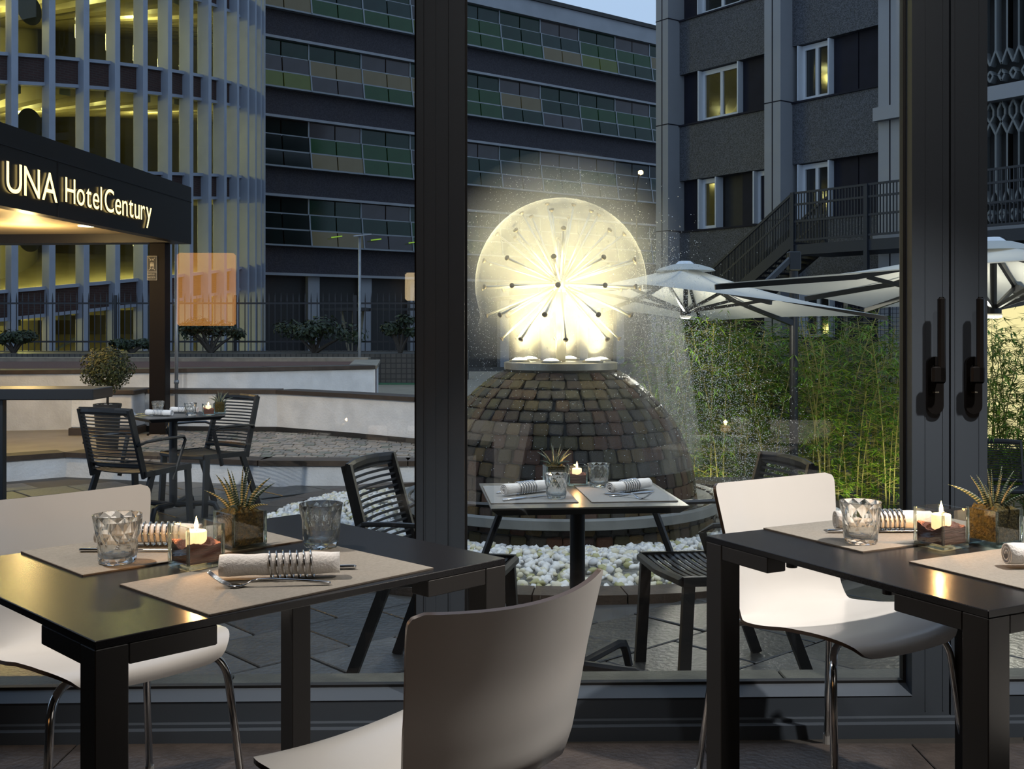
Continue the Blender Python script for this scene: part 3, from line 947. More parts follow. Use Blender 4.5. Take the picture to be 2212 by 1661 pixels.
tag(b.build('garden_ground', m_low), kind='structure')

# kerb ring and white pebbles around the basin
m_kerb = mat('brown_kerb_stone', (.050, .036, .026), .42, var=.25, vscale=8, bump=.3, bscale=60, tint_rand=.2)
m_bed = mat('gravel_base', (.30, .30, .28), .9, var=.3, vscale=60)
b = MB(); b.lathe([(1.0, -.175), (2.12, -.175)], 64, (FC.x, FC.y, 0))
bed = tag(b.build('gravel_bed', m_bed), kind='structure')
for k in range(30):
    a0 = 2 * math.pi * k / 30; a1 = 2 * math.pi * (k + .985) / 30
    b = MB(); poly = []
    for (r, aa) in ((2.10, (a0, a1)), (2.30, (a1, a0))):
        for t in range(5):
            a = aa[0] + (aa[1] - aa[0]) * t / 4; poly.append((FC.x + r * math.cos(a), FC.y + r * math.sin(a)))
    poly.reverse()
    b.prism(poly, ZG - .05, ZG + .035); b.build('kerb_stone', m_kerb, bed)
m_peb = [mat('pebble_%s' % n, c, .5, var=.12, vscale=30) for n, c in (('white', (.66, .67, .66)), ('grey', (.50, .52, .54)), ('cream', (.58, .56, .44)), ('moss', (.34, .34, .17)))]
def pebble(m, seed):
    bm = bmesh.new(); bmesh.ops.create_icosphere(bm, subdivisions=1, radius=1)
    r = random.Random(seed)
    for v in bm.verts: v.co *= r.uniform(.86, 1.1)
    me = bpy.data.meshes.new('pebble'); bm.to_mesh(me); bm.free()
    for p in me.polygons: p.use_smooth = True
    me.materials.append(m); return me
peb_mes = [pebble(m_peb[i], 10 * i + j) for i in range(4) for j in range(2)]
sp = []
for _ in range(6200):
    a = rnd.uniform(0, 2 * math.pi); r = math.sqrt(rnd.uniform(1.13 ** 2, 2.09 ** 2))
    x = FC.x + r * math.cos(a); y = FC.y + r * math.sin(a)
    if y > 8.9: continue
    hgt = -.165 + .05 * math.sin((r - 1.1) / 1.0 * math.pi) + rnd.uniform(0, .02)
    sp.append((y, x, hgt, rnd.uniform(.017, .030)))
near = sorted([q for q in sp if -.35 < q[1] < 1.5], key=lambda q: q[0])[:298]
ns = set(id(q) for q in near)
for q in near:
    y, x, z, s = q
    k = rnd.choices(range(8), (6, 6, 3, 3, 2, 2, 1, 1) if y > 6.1 else (4, 4, 2, 2, 3, 3, 2, 2))[0]
    link('pebble', peb_mes[k], bed, (x, y, z), (rnd.uniform(0, 3), rnd.uniform(-.4, .4), rnd.uniform(0, 6)), (s * rnd.uniform(1, 1.35), s, s * rnd.uniform(.6, .8)))
bm = bmesh.new(); bmesh.ops.create_icosphere(bm, subdivisions=1, radius=1)
iv = [v.co.copy() for v in bm.verts]; jf = [tuple(v.index for v in f.verts) for f in bm.faces]; bm.free()
b = MB()
for q in sp:
    if id(q) in ns: continue
    y, x, z, s = q; A = Euler((rnd.uniform(0, 3), rnd.uniform(-.4, .4), rnd.uniform(0, 6))).to_matrix(); sx = s * rnd.uniform(1, 1.35); sz = s * rnd.uniform(.6, .8)
    c = Vector((x, y, z))
    b.add([c + A @ Vector((p.x * sx, p.y * s, p.z * sz)) for p in iv], jf, rnd.choices(range(4), (6, 3, 2, .6))[0])
o = b.build('pebbles', m_peb, bed, smooth=True); o['kind'] = 'stuff'

# ================================================================== fountain
fx, fy = FC.x, FC.y
fountain = empty('fountain', (fx, fy, ZG), 0, 'cobbled dome fountain topped by a dandelion sphere of steel spokes', 'fountain')
def zz(z): return z - ZG
dome_prof = spline([(.955, -.04), (.945, .05), (.925, .20), (.875, .38), (.80, .53), (.71, .645), (.60, .755), (.50, .835), (.405, .890)], 60)
m_mortar = mat('dome_mortar', (.034, .031, .025), .6, var=.2, vscale=20)
b = MB(); b.lathe([(r - .02, zz(z) - .012) for r, z in dome_prof] + [(.0, zz(.875))], 72); b.build('dome_core', m_mortar, fountain, smooth=True)
cob_cols = [('ochre', (.105, .066, .018)), ('rust', (.085, .036, .016)), ('olive', (.058, .048, .017)), ('plum', (.048, .028, .020)), ('grey', (.055, .046, .032)), ('slate', (.036, .032, .027))]
m_cob = [mat('cobble_%s' % n, c, .27, var=.3, vscale=25, bump=.7, bscale=70) for n, c in cob_cols]
def cobble_me(m, seed):
    r = random.Random(seed); b = MB()
    b.bevbox(-.5, .5, -.5, .5, -.3, .3, .12)
    me = b.mesh('cobblestone', m)
    for v in me.vertices:
        v.co.x += r.uniform(-.04, .04); v.co.y += r.uniform(-.04, .04)
    return me
cob_mes = [cobble_me(m, i) for i, m in enumerate(m_cob)]
def place_cobbles(prof, width, parent, rows_h, rr, name='cobblestone'):
    S = [0]
    for a, c in zip(prof, prof[1:]): S.append(S[-1] + math.dist(a, c))
    out = []
    n = max(1, round(S[-1] / rows_h))
    for i in range(n):
        s = (i + .5) / n * S[-1]
        k = max(j for j in range(len(S)) if S[j] <= s); k = min(k, len(prof) - 2)
        t = (s - S[k]) / (S[k + 1] - S[k]); r = prof[k][0] + (prof[k + 1][0] - prof[k][0]) * t; z = prof[k][1] + (prof[k + 1][1] - prof[k][1]) * t
        tr, tz = prof[k + 1][0] - prof[k][0], prof[k + 1][1] - prof[k][1]; L = math.hypot(tr, tz); tr /= L; tz /= L
        m = max(8, round(2 * math.pi * r / width)); ph = rr.uniform(0, 1)
        for q in range(m):
            a = 2 * math.pi * (q + ph + rr.uniform(-.1, .1)) / m
            X = Vector((-math.sin(a), math.cos(a), 0)); T = Vector((math.cos(a) * tr, math.sin(a) * tr, tz)); Nn = X.cross(T)
            out.append((Vector((r * math.cos(a), r * math.sin(a), zz(z))), X, T, Nn, 2 * math.pi * r / m * rr.uniform(.90, .975), S[-1] / n * rr.uniform(.90, .975)))
    return out
rr = random.Random(21)
cobs = place_cobbles(dome_prof, .098, fountain, .092, rr)
wall_prof = [(1.075, ZG - .05), (1.075, -.075), (1.075, .035)]
wcobs = place_cobbles([(1.075, -.20), (1.075, -.08), (1.075, .03)], .105, fountain, .11, rr)
allc = cobs + wcobs
camdir = Vector((-fx, -fy, 0))
def vis(q): return q[3].dot((Vector((0, 0, EYE - ZG)) + camdir - q[0]).normalized())
order = sorted(allc, key=vis, reverse=True)
front = order[:296]; fs = set(id(q) for q in front)
b = MB(); base_v = [v.co.copy() for v in cob_mes[0].vertices]; base_f = [tuple(p.vertices) for p in cob_mes[0].polygons]
for q in allc:
    p, X, T, Nn, w, h = q
    k = rr.choices(range(6), (3, 2.2, 3, 2, 2.5, 1.5))[0]
    M3 = Matrix((X * w, T * h, Nn * .042)).transposed()
    tw = Matrix.Rotation(rr.uniform(-.06, .06), 3, Nn)
    if id(q) in fs:
        o = link('cobblestone', cob_mes[k], fountain)
        o.matrix_basis = Matrix.Translation(p - Nn * .008) @ (tw @ M3).to_4x4()
    else:
        b.add([p - Nn * .008 + tw @ (M3 @ v) for v in base_v], base_f, k)
o = b.build('cobblestones', m_cob, fountain); o['kind'] = 'stuff'
m_rim = mat('wet_cement_rim', (.17, .175, .165), .30, var=.2, vscale=5, bump=.2, bscale=30)
b = MB(); b.lathe([(.93, zz(-.02)), (1.07, zz(.02)), (1.115, zz(.033)), (1.135, zz(.02)), (1.135, zz(-.035)), (1.10, zz(-.045)), (1.055, zz(-.045))], 72); b.build('basin_rim', m_rim, fountain, auto=40)
b = MB(); b.cyl((0, 0, 0 - .05), (0, 0, zz(-.03)), 1.06, n=72, caps=False); b.build('basin_wall', m_mortar, fountain, smooth=True)
m_plate = mat('limescaled_steel', (.34, .31, .24), .35, .3, var=.2, vscale=9)
b = MB(); b.lathe([(0.0, zz(.955)), (.385, zz(.955)), (.40, zz(.95)), (.40, zz(.905)), (.38, zz(.885)), (.30, zz(.885))], 64); b.build('top_plate', m_plate, fountain, auto=40)
m_spoke = mat('wet_brushed_steel', (.80, .77, .66), .35, .55)
DC = Vector((0, 0, zz(1.505))); DR = .57
b = MB(); b.cyl((0, 0, zz(.95)), (0, 0, DC.z), .036, n=20); b.build('stem', m_spoke, fountain, smooth=True)
bm_ = MB(); bm_.lathe([(.0001, -.07), (.045, -.055), (.07, 0), (.045, .055), (.0001, .07)], 16, tuple(DC)); bm_.build('hub', m_spoke, fountain, smooth=True)
spoke_me = MB().cyl((0, 0, .05), (0, 0, 1.0), .0078, n=8).mesh('spoke', m_spoke, True)
m_noz = mat('nozzle_bronze', (.16, .13, .09), .45, .5)
noz_me = MB().lathe([(.0001, .010), (.017, .008), (.019, .003), (.015, -.004), (.007, -.012)], 14).mesh('nozzle', m_noz, True)
for el, n, ph in ((80, 2, .1), (60, 6, .25), (38, 8, .0), (16, 10, .3), (-3, 11, .12), (-23, 9, .4), (-43, 8, .05)):
    for k in range(n):
        a = 2 * math.pi * (k + ph) / n
        d = Vector((math.cos(a) * math.cos(R(el)), math.sin(a) * math.cos(R(el)), math.sin(R(el))))
        q = d.to_track_quat('Z', 'Y')
        s = link('spoke', spoke_me, fountain, DC); s.rotation_mode = 'QUATERNION'; s.rotation_quaternion = q; s.scale = (1, 1, DR)
        s2 = link('nozzle', noz_me, fountain, DC + d * DR); s2.rotation_mode = 'QUATERNION'; s2.rotation_quaternion = q
m_lamp = glow('fountain_lamp_lens', (1, .86, .50), 30)
for k in range(6):
    a = 2 * math.pi * (k + .25) / 6
    p = Vector((.30 * math.cos(a), .30 * math.sin(a), zz(.955)))
    fl = MB().lathe([(.072, 0), (.075, .012), (.060, .016), (.058, .010)], 20, tuple(p)).build('uplight_housing', m_plate, fountain, smooth=True)
    b = MB(); b.lathe([(.0001, .032), (.035, .026), (.058, .012)], 20, tuple(p)); b.build('uplight_lens', m_lamp, fl)
    w = Vector((fx + p.x, fy + p.y, ZG + p.z + .045))
    light('fountain_uplight', 'SPOT', w, 84, (1, .84, .42), .05, w + Vector((-p.x * .35, -p.y * .35, 1)), 95, .7)

# ---- water: bells of spray, falling sheets, mist and drops
def water_mat(name, dens, scale, edge=1.0, tint=(1, .98, .93)):
    m = bpy.data.materials.new(name); m.use_nodes = True
    nt = m.node_tree; N = nt.nodes; L = nt.links; N.clear()
    out = N.new('ShaderNodeOutputMaterial'); mx = N.new('ShaderNodeMixShader')
    tr = N.new('ShaderNodeBsdfTransparent'); tl = N.new('ShaderNodeBsdfTranslucent'); tl.inputs[0].default_value = (*tint, 1)
    df = N.new('ShaderNodeBsdfDiffuse'); df.inputs[0].default_value = (*tint, 1); m2 = N.new('ShaderNodeMixShader'); m2.inputs[0].default_value = .45
    L.new(tl.outputs[0], m2.inputs[1]); L.new(df.outputs[0], m2.inputs[2])
    tc = N.new('ShaderNodeTexCoord'); mp = N.new('ShaderNodeMapping'); mp.inputs['Scale'].default_value = scale
    nz = N.new('ShaderNodeTexNoise'); nz.inputs['Scale'].default_value = 1; nz.inputs['Detail'].default_value = 4; nz.inputs['Roughness'].default_value = .6
    L.new(tc.outputs['Object'], mp.inputs[0]); L.new(mp.outputs[0], nz.inputs['Vector'])
    r = N.new('ShaderNodeMapRange'); r.inputs['From Min'].default_value = .36; r.inputs['From Max'].default_value = .72; r.inputs['To Min'].default_value = dens * .25; r.inputs['To Max'].default_value = dens
    L.new(nz.outputs['Fac'], r.inputs['Value'])
    at = N.new('ShaderNodeAttribute'); at.attribute_name = 'thin'
    mu = N.new('ShaderNodeMath'); mu.operation = 'MULTIPLY'; L.new(r.outputs[0], mu.inputs[0]); L.new(at.outputs['Fac'], mu.inputs[1])
    lw = N.new('ShaderNodeLayerWeight'); lw.inputs['Blend'].default_value = .5     # a film seen at a slant is thicker
    p3 = N.new('ShaderNodeMath'); p3.operation = 'POWER'; p3.inputs[1].default_value = 5.0; L.new(lw.outputs['Facing'], p3.inputs[0])
    m3 = N.new('ShaderNodeMath'); m3.operation = 'MULTIPLY_ADD'; m3.inputs[1].default_value = 3.2 * edge; m3.inputs[2].default_value = 1.0; L.new(p3.outputs[0], m3.inputs[0])
    m4 = N.new('ShaderNodeMath'); m4.operation = 'MULTIPLY'; m4.use_clamp = True; L.new(mu.outputs[0], m4.inputs[0]); L.new(m3.outputs[0], m4.inputs[1])
    L.new(m4.outputs[0], mx.inputs['Fac']); L.new(tr.outputs[0], mx.inputs[1]); L.new(m2.outputs[0], mx.inputs[2]); L.new(mx.outputs[0], out.inputs[0])
    return m
def thin_attr(me, fn):
    at = me.attributes.new('thin', 'FLOAT', 'POINT')
    for v in me.vertices: at.data[v.index].value = fn(v.co)
spray = empty('water_spray', (fx, fy, ZG), 0, 'glowing bell of water spray and mist around the steel dandelion', 'water', kind='stuff')
m_bell = water_mat('water_bell', .14, (3, 3, 2))
prof = []
for k in range(31):
    t = k / 30
    if t < .62:
        e = R(90 - 112 * t / .62); prof.append((.605 * math.cos(e) + .0001, DC.z + .605 * math.sin(e)))
    else:
        u = (t - .62) / .38; prof.append((.561 + .10 * u ** .7, DC.z - .227 - .42 * u))
b = MB(); b.lathe(prof, 48); me = b.mesh('water_bell', m_bell, True)
zb0 = prof[-1][1]
thin_attr(me, lambda c: min(1, max(0, (c.z - (DC.z - .34)) / .34)))
o = link('water_bell', me, spray); o['kind'] = 'stuff'
m_fall = water_mat('water_fall', .32, (14, 14, 1.2), -.31)
prof = [(.70 + .30 * (k / 20) ** .8, DC.z + .20 - 1.45 * (k / 20) ** 1.4) for k in range(21)]
b = MB(); b.lathe(prof, 64); me = b.mesh('water_sheet', m_fall, True)
thin_attr(me, lambda c: min(1, max(0, (DC.z + .2 - c.z) / .5)) * (.06 + .94 * max(0, min(1, (c.x - .1) / .7))))
o = link('water_sheet', me, spray); o['kind'] = 'stuff'
# mist hanging around the bell
def mist_mat(name, dens):
    m = bpy.data.materials.new(name); m.use_nodes = True
    nt = m.node_tree; N = nt.nodes; L = nt.links; N.clear()
    out = N.new('ShaderNodeOutputMaterial'); v = N.new('ShaderNodeVolumeScatter')
    v.inputs['Color'].default_value = (1, .99, .96, 1); v.inputs['Anisotropy'].default_value = .2
    tc = N.new('ShaderNodeTexCoord'); mp = N.new('ShaderNodeMapping'); mp.vector_type = 'POINT'
    mp.inputs['Location'].default_value = (-DC.x / .98, -DC.y / .98, -(DC.z + .08) / .98); mp.inputs['Scale'].default_value = (1 / .98,) * 3
    ln = N.new('ShaderNodeVectorMath'); ln.operation = 'LENGTH'
    mr = N.new('ShaderNodeMapRange'); mr.interpolation_type = 'SMOOTHSTEP'; mr.inputs['From Min'].default_value = 1.0; mr.inputs['From Max'].default_value = .35; mr.inputs['To Min'].default_value = 0; mr.inputs['To Max'].default_value = dens
    L.new(tc.outputs['Object'], mp.inputs[0]); L.new(mp.outputs[0], ln.inputs[0]); L.new(ln.outputs['Value'], mr.inputs['Value']); L.new(mr.outputs[0], v.inputs['Density'])
    L.new(v.outputs[0], out.inputs['Volume'])
    return m
b = MB(); b.lathe([(1.0 * math.sin(math.pi * k / 16) + .0001, -.06 + max(-.47, 1.0 * math.cos(math.pi * k / 16))) for k in range(16, -1, -1)], 32, tuple(DC)); o = b.build('mist', mist_mat('fountain_mist', .46), spray, smooth=True); o['kind'] = 'stuff'
# drops
rd = random.Random(77)
m_drop = mat('water_drop', (.85, .86, .84), .2, spec=.8)
tet = [Vector(p) for p in ((0, 0, 1), (.94, 0, -.33), (-.47, .82, -.33), (-.47, -.82, -.33))]; tf = [(0, 1, 2), (0, 2, 3), (0, 3, 1), (1, 3, 2)]
b = MB()
def drop(p, s):
    A = Euler((rd.uniform(0, 6), rd.uniform(0, 6), 0)).to_matrix()
    b.add([p + A @ (q * s) for q in tet], tf)
for _ in range(5200):      # around the bell
    u = rd.random()
    if u < .45:
        d = Vector((rd.gauss(0, 1), rd.gauss(0, 1), rd.gauss(.25, 1))).normalized(); p = DC + d * rd.uniform(.62, .86)
    else:
        a = rd.uniform(0, 2 * math.pi); t = rd.random(); p = Vector((math.cos(a), math.sin(a), 0)) * (.66 + .36 * t + rd.gauss(0, .06)); p.z = DC.z - .1 - 1.35 * t ** 1.2 * rd.uniform(.6, 1)
    drop(p, rd.uniform(.0016, .0036))
for _ in range(15000):      # blown to the right
    t = rd.random() ** .8; p = Vector((.62 + .75 * t + rd.gauss(0, .13 + .12 * t), rd.gauss(0, .35), DC.z + .12 - 1.55 * t + rd.gauss(0, .20)))
    if p.z < .05: continue
    drop(p, rd.uniform(.0016, .0044))
o = b.build('water_drops', m_drop, spray); o['kind'] = 'stuff'
# ================================================================== ramp and planter walls
m_render = mat('white_roughcast', (.72, .73, .74), .85, var=.10, vscale=5, bump=.5, bscale=45)
m_cap = mat('brown_stone_cap', (.050, .034, .023), .55, var=.25, vscale=8, bump=.2, bscale=60, tint_rand=.2)
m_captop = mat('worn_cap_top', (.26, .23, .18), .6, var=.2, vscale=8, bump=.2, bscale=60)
m_plinth = mat('dark_plinth', (.014, .013, .012), .6, var=.2, vscale=8)
m_redgravel = mat('red_lava_gravel', (.06, .03, .025), .95, col2=(.16, .08, .065), vscale=60, bump=1, bscale=90)
def seg_poly(p, q, w0, w1):
    d = (Vector(q) - Vector(p)); d.normalize(); n = Vector((-d.y, d.x))
    return [(p[0] + n.x * w0, p[1] + n.y * w0), (q[0] + n.x * w0, q[1] + n.y * w0), (q[0] + n.x * w1, q[1] + n.y * w1), (p[0] + n.x * w1, p[1] + n.y * w1)]
def wall_run(name, pts, z0, z1, th, cap, label, plinth=0, capw=.03, n_cap=1.2):
    w = empty(name, (0, 0, 0), 0, label, 'wall')
    for k, (p, q) in enumerate(zip(pts, pts[1:])):
        b = MB(); b.prism(seg_poly(p, q, 0, th), z0, z1); b.build('rendered_wall', m_render, w)
        if plinth:
            b = MB(); b.prism(seg_poly(p, q, -.012, .02), z0, z0 + plinth); b.build('plinth', m_plinth, w)
        L = math.dist(p, q); m = max(1, round(L / n_cap))
        for i in range(m):
            a = [p[j] + (q[j] - p[j]) * i / m for j in (0, 1)]; c = [p[j] + (q[j] - p[j]) * ((i + 1) / m - .004 / L) for j in (0, 1)]
            b = MB(); b.prism(seg_poly(a, c, -capw, th + capw), z1, z1 + cap); b.build('cap_stone', m_cap, w)
    return w
# the low wall that edges the ramp
lw = [(-7.2, 8.2), (-4.28, 9.55), (-4.14, 10.35), (-2.2, 9.62), (-.9, 9.62), (-.25, 9.75)]
lw = [(-6.4, 8.5), (-4.14, 10.3), (-2.2, 9.66), (-.9, 9.62), (-.2, 9.75)]
wall_run('ramp_wall', lw, ZG - .05, -.005, .22, .045, 'low white rendered wall edging the cobbled ramp behind the far terrace chairs', 0, .025, .9)
m_path = mat('beige_path', (.26, .22, .16), .5, col2=(.33, .28, .20), vscale=3, bump=.15, bscale=40)
b = MB(); b.prism([(-8, 8.4), (-6.4, 8.62), (-4.14, 10.42), (-2.2, 9.8), (-.9, 9.75), (-.2, 9.9), (-.2, 30), (-14, 30), (-14, 8.4)], -.3, -.002)
ramp = tag(b.build('ramp_ground', m_path), kind='structure')
# cobbles of the ramp, in arcs
m_rcob = [mat('ramp_cobble_%d' % i, c, .6, var=.2, vscale=30, bump=.5, bscale=80) for i, c in enumerate(((.28, .245, .21), (.21, .20, .185), (.33, .28, .23), (.16, .17, .14)))]
b = MB(); rr = random.Random(8)
y = 9.95; row = 0
while y < 13.2:
    x = -3.75 + (row % 2) * .06 - max(0, (y - 10.6)) * .15
    while x < -.3:
        w = rr.uniform(.095, .125)
        yy = y + .05 * math.sin(x * 6)
        b.box(x, x + w - .012, yy, yy + .098, -.01, .012 + rr.uniform(-.004, .004), None, rr.choice((0, 0, 1, 2, 3)))
        x += w
    y += .11; row += 1
o = b.build('ramp_cobbles', m_rcob, ramp); o['kind'] = 'stuff'
b = MB(); y = 13.2
for row in range(34):
    x = -6.6
    while x < -4.2:
        w = rr.uniform(.10, .14); b.box(x, x + w - .012, y, y + .1, -.01, .012 + rr.uniform(-.004, .004), None, rr.choice((0, 1, 2, 3))); x += w
    y += .112
o = b.build('path_cobbles', m_rcob, ramp); o['kind'] = 'stuff'
# middle wall
mw = [(-4.25, 12.75), (-2.67, 12.62), (-1.75, 11.95), (-.97, 11.3), (-.3, 10.9)]
wall_run('planter_wall', mw, -.1, .44, .25, .045, 'white roughcast wall with a brown cap, behind the cobbled ramp', .165, .03, .9)
# pier lit by the canopy, beside the topiary
pr = empty('wall_pier', (-4.55, 12.55, -.02), 0, 'square cream-lit pier with a brown cap behind the round topiary', 'pier')
b = MB(); b.bevbox(-.34, .34, -.24, .30, .10, .47, .01); b.build('rendered_wall', m_render, pr)
b = MB(); b.bevbox(-.37, .37, -.27, .33, .47, .52, .008); b.build('cap_stone', m_cap, pr)
b = MB(); b.bevbox(-.36, .36, -.26, .32, 0, .10, .006); b.build('plinth', m_cap, pr)
# upper planter, curved front
up = empty('raised_planter', (0, 0, 0), 0, 'long curved white planter with a brown cap and red gravel top', 'planter')
c3 = spline([(-9.5, 12.6), (-6.6, 12.75), (-4.6, 13.15), (-3.0, 13.75), (-1.80, 14.45)], 13)
zt3 = EYE - (797 - HY) / FPX * 13.2
for p, q in zip(c3, c3[1:]):
    b = MB(); b.prism(seg_poly(p, q, 0, .3), -.1, zt3 - .05); b.build('rendered_wall', m_render, up)
    b = MB(); b.prism(seg_poly(p, q, -.035, .42), zt3 - .045, zt3); b.build('cap_stone', m_cap, up)
b = MB(); b.prism([(c3[-1][0] + .02, c3[-1][1]), (c3[-1][0] - .25, c3[-1][1] + 2.6), (c3[-1][0] - .6, c3[-1][1] + 2.5), (c3[-1][0] - .35, c3[-1][1])], -.1, zt3 - .05); b.build('rendered_wall', m_render, up)
b = MB(); b.prism([(c3[-1][0] + .05, c3[-1][1] - .02), (c3[-1][0] - .22, c3[-1][1] + 2.6), (c3[-1][0] - .6, c3[-1][1] + 2.5), (c3[-1][0] - .35, c3[-1][1] + .2)], zt3 - .045, zt3 - .001); b.build('cap_stone', m_captop, up)
b = MB(); b.prism([(p[0], p[1] + .3) for p in c3] + [(-2.3, 17.0), (-9.5, 17.0)], -.1, zt3 - .03); b.build('gravel_top', m_redgravel, up)
b = MB(); b.prism([(-9.5, 17.0), (-2.2, 17.0), (-2.2, 17.3), (-9.5, 17.3)], -.1, zt3 + .03); b.build('rear_kerb', m_captop, up)

# ================================================================== canopy with the lit sign
m_fascia = mat('bronze_black_fascia', (.016, .014, .012), .38, .2)
m_soffit = mat('beige_soffit', (.42, .35, .25), .6, var=.05, vscale=4, stretch=(.3, 6, 1))
m_letter = glow('warm_letter_light', (1, .72, .26), 3.0)
m_letter_side = mat('letter_return', (.10, .08, .05), .4, .4)
cd = Vector((.077, .997, 0)).normalized()
can = empty('entrance_canopy', (-3.92, 8.5, 0), math.atan2(cd.y, cd.x), 'dark entrance canopy with glowing hotel lettering on its fascia', 'canopy')
# local x runs along the fascia away from the lens, local y to the left
zb, ztp = 2.13, 2.77
b = MB(); b.box(-3.0, 4.02, 0, .12, zb, ztp); b.build('fascia', m_fascia, can)
b = MB(); b.box(-3.0, 4.02, -.006, 0, ztp - .17, ztp - .163); b.box(.92, .926, -.006, 0, zb, ztp - .17); b.build('fascia_joint', m_black, can)
b = MB(); b.box(3.72, 4.02, .12, 4.4, zb, ztp); b.build('end_beam', m_fascia, can)
b = MB(); b.box(-3.0, 3.72, .12, 4.4, zb + .10, zb + .14); b.build('soffit', m_soffit, can)
b = MB(); b.box(-3.0, 4.02, .12, 4.4, ztp - .1, ztp - .02); b.build('roof', m_fascia, can)
m_dl = glow('downlight_lens', (1, .8, .5), 14)
for (lx_, ly_) in ((2.77, .62), (.9, .9)):
    b = MB(); b.lathe([(.0001, 0), (.07, 0), (.085, -.006), (.09, 0)], 16, (lx_, ly_, zb + .097)); b.build('downlight', m_dl, can)
# lettering: stroke by stroke glyphs of the font, one part per letter
def letters(s, u0, u1, z, size):
    mes = []; xs = []; x = 0
    for ch in s:
        me = text_mesh(ch, size, .009, m_letter, 'letter')
        me.materials.append(m_letter_side)
        for p in me.polygons:
            p.material_index = 0 if abs(p.normal.z) > .5 else 1
        bx_ = [v.co.x for v in me.vertices]; x0, x1 = min(bx_), max(bx_)
        mes.append((me, x - x0)); x += (x1 - x0) + size * .09
    W = x - size * .09; k = (u1 - u0) / W
    for me, xo in mes:
        o = link('letter', me, can, (u0 + xo * k, -.018, z), (R(90), 0, 0), (k, 1, 1))
letters('UNA', .05, .86, 2.243, .345)
letters('Hotel', 1.0, 1.70, 2.27, .31)
letters('Century', 1.76, 2.84, 2.27, .31)
cp = empty('canopy_post', (0, 0, 0), 0, 'dark brown steel post carrying the entrance canopy', 'post')
px0, px1 = P(325, 0, 12.35).x, P(360, 0, 12.35).x
m_post = mat('dark_brown_steel', (.007, .004, .003), .5, 0.0, spec=.15)
b = MB(); b.bevbox(px0, px1, 12.3, 12.48, 0, 2.13, .006); b.build('post', m_post, cp)
b = MB(); b.bevbox(px0 - .02, px1 + .02, 12.28, 12.50, -.002, .02, .004); b.build('base_plate', m_post, cp)
m_sign_d = mat('sign_black', (.02, .02, .02), .5); m_sign_l = mat('sign_white', (.55, .50, .40), .5)
sg = empty('assembly_sign', (px0 - .012, 12.285, 1.72), 0, 'small dark meeting point sign with white arrows on the canopy post', 'sign')
b = MB(); b.box(0, .10, 0, .008, 0, .26); b.build('sign_plate', m_sign_d, sg)
b = MB(); b.box(-.004, .104, .002, .010, -.004, 0); b.box(-.004, .104, .002, .010, .26, .264); b.box(.10, .104, .002, .010, 0, .26); b.box(-.004, 0, .002, .010, 0, .26); b.box(0, .10, -.001, .0, .085, .09); b.build('sign_border', m_sign_l, sg)
b = MB()
for (x, z, dx, dz) in ((.085, .245, -1, -1), (.085, .105, -1, 1), (.012, .245, 1, -1), (.012, .105, 1, 1)):
    b.bar((x, -.001, z), (x + dx * .028, -.001, z + dz * .028), .004, .005, (0, 1, 0)); b.bar((x + dx * .028, -.001, z + dz * .028), (x + dx * .028, -.001, z + dz * .012), .004, .005, (0, 1, 0)); b.bar((x + dx * .028, -.001, z + dz * .028), (x + dx * .012, -.001, z + dz * .028), .004, .005, (0, 1, 0))
for (x, z) in ((.036, .165), (.05, .17), (.064, .165)):
    b.cyl((x, -.002, z + .02), (x, 0, z + .02), .006, n=8); b.box(x - .006, x + .006, -.002, 0, z - .02, z + .012)
b.build('sign_symbol', m_sign_l, sg)
for s, z in (('PUNTO DI', .052), ('RACCOLTA', .018)):
    link('lettering', text_mesh(s, .026, .0005, m_sign_l), sg, (.002, -.0015, z), (R(90), 0, 0), (.62, 1, 1))
# round pole by the planter
dp = empty('round_pole', (P(380, 0, 12.7).x, 12.72, 0), 0, 'slim grey round pole rising beside the canopy post', 'pole')
m_galv = mat('galvanised_steel', (.30, .31, .32), .4, .6, var=.1, vscale=10)
b = MB(); b.cyl((0, 0, 0), (0, 0, 2.15), .021, n=12); b.build('pole', m_galv, dp, smooth=True)
b = MB(); b.cyl((0, 0, .55), (0, 0, .59), .028, n=12); b.build('collar', m_galv, dp, smooth=True)

# ================================================================== foliage
def leaf_cloud(b, c, rx, ry, rz, n, size, rr, shell=.55, mi=(0, 1, 2)):
    for _ in range(n):
        d = Vector((rr.gauss(0, 1), rr.gauss(0, 1), rr.gauss(0, 1))).normalized(); k = rr.uniform(shell, 1) * (1 + .08 * math.sin(d.x * 9) * math.cos(d.z * 7))
        p = Vector((c[0] + d.x * rx * k, c[1] + d.y * ry * k, c[2] + d.z * rz * k))
        nrm = (d + Vector((rr.uniform(-.7, .7), rr.uniform(-.7, .7), rr.uniform(-.3, .9)))).normalized()
        x = nrm.orthogonal().normalized(); x = Matrix.Rotation(rr.uniform(0, 6.28), 3, nrm) @ x; y = nrm.cross(x)
        s = size * rr.uniform(.6, 1.2)
        b.add([p - x * s, p + y * s * .45 + nrm * s * .1, p + x * s, p - y * s * .45 + nrm * s * .1], [(0, 1, 2, 3)], rr.choice(mi))
m_box = [mat('box_leaf_%d' % i, c, .5, spec=.4) for i, c in enumerate(((.045, .055, .012), (.09, .085, .02), (.02, .028, .008)))]
tp = empty('topiary_tree', (P(232, 0, 10.9).x, 10.9, 0), 0, 'round clipped topiary ball on a stem in a dark pot', 'topiary')
tz = P(0, 797, 10.9).z
rr = random.Random(4); b = MB(); leaf_cloud(b, (0, 0, tz), .26, .26, .225, 3600, .019, rr, .55)
b.build('foliage', m_box, tp)
m_bark = mat('grey_bark', (.05, .04, .03), .8, var=.2, vscale=30)
zp = P(0, 872, 10.9).z
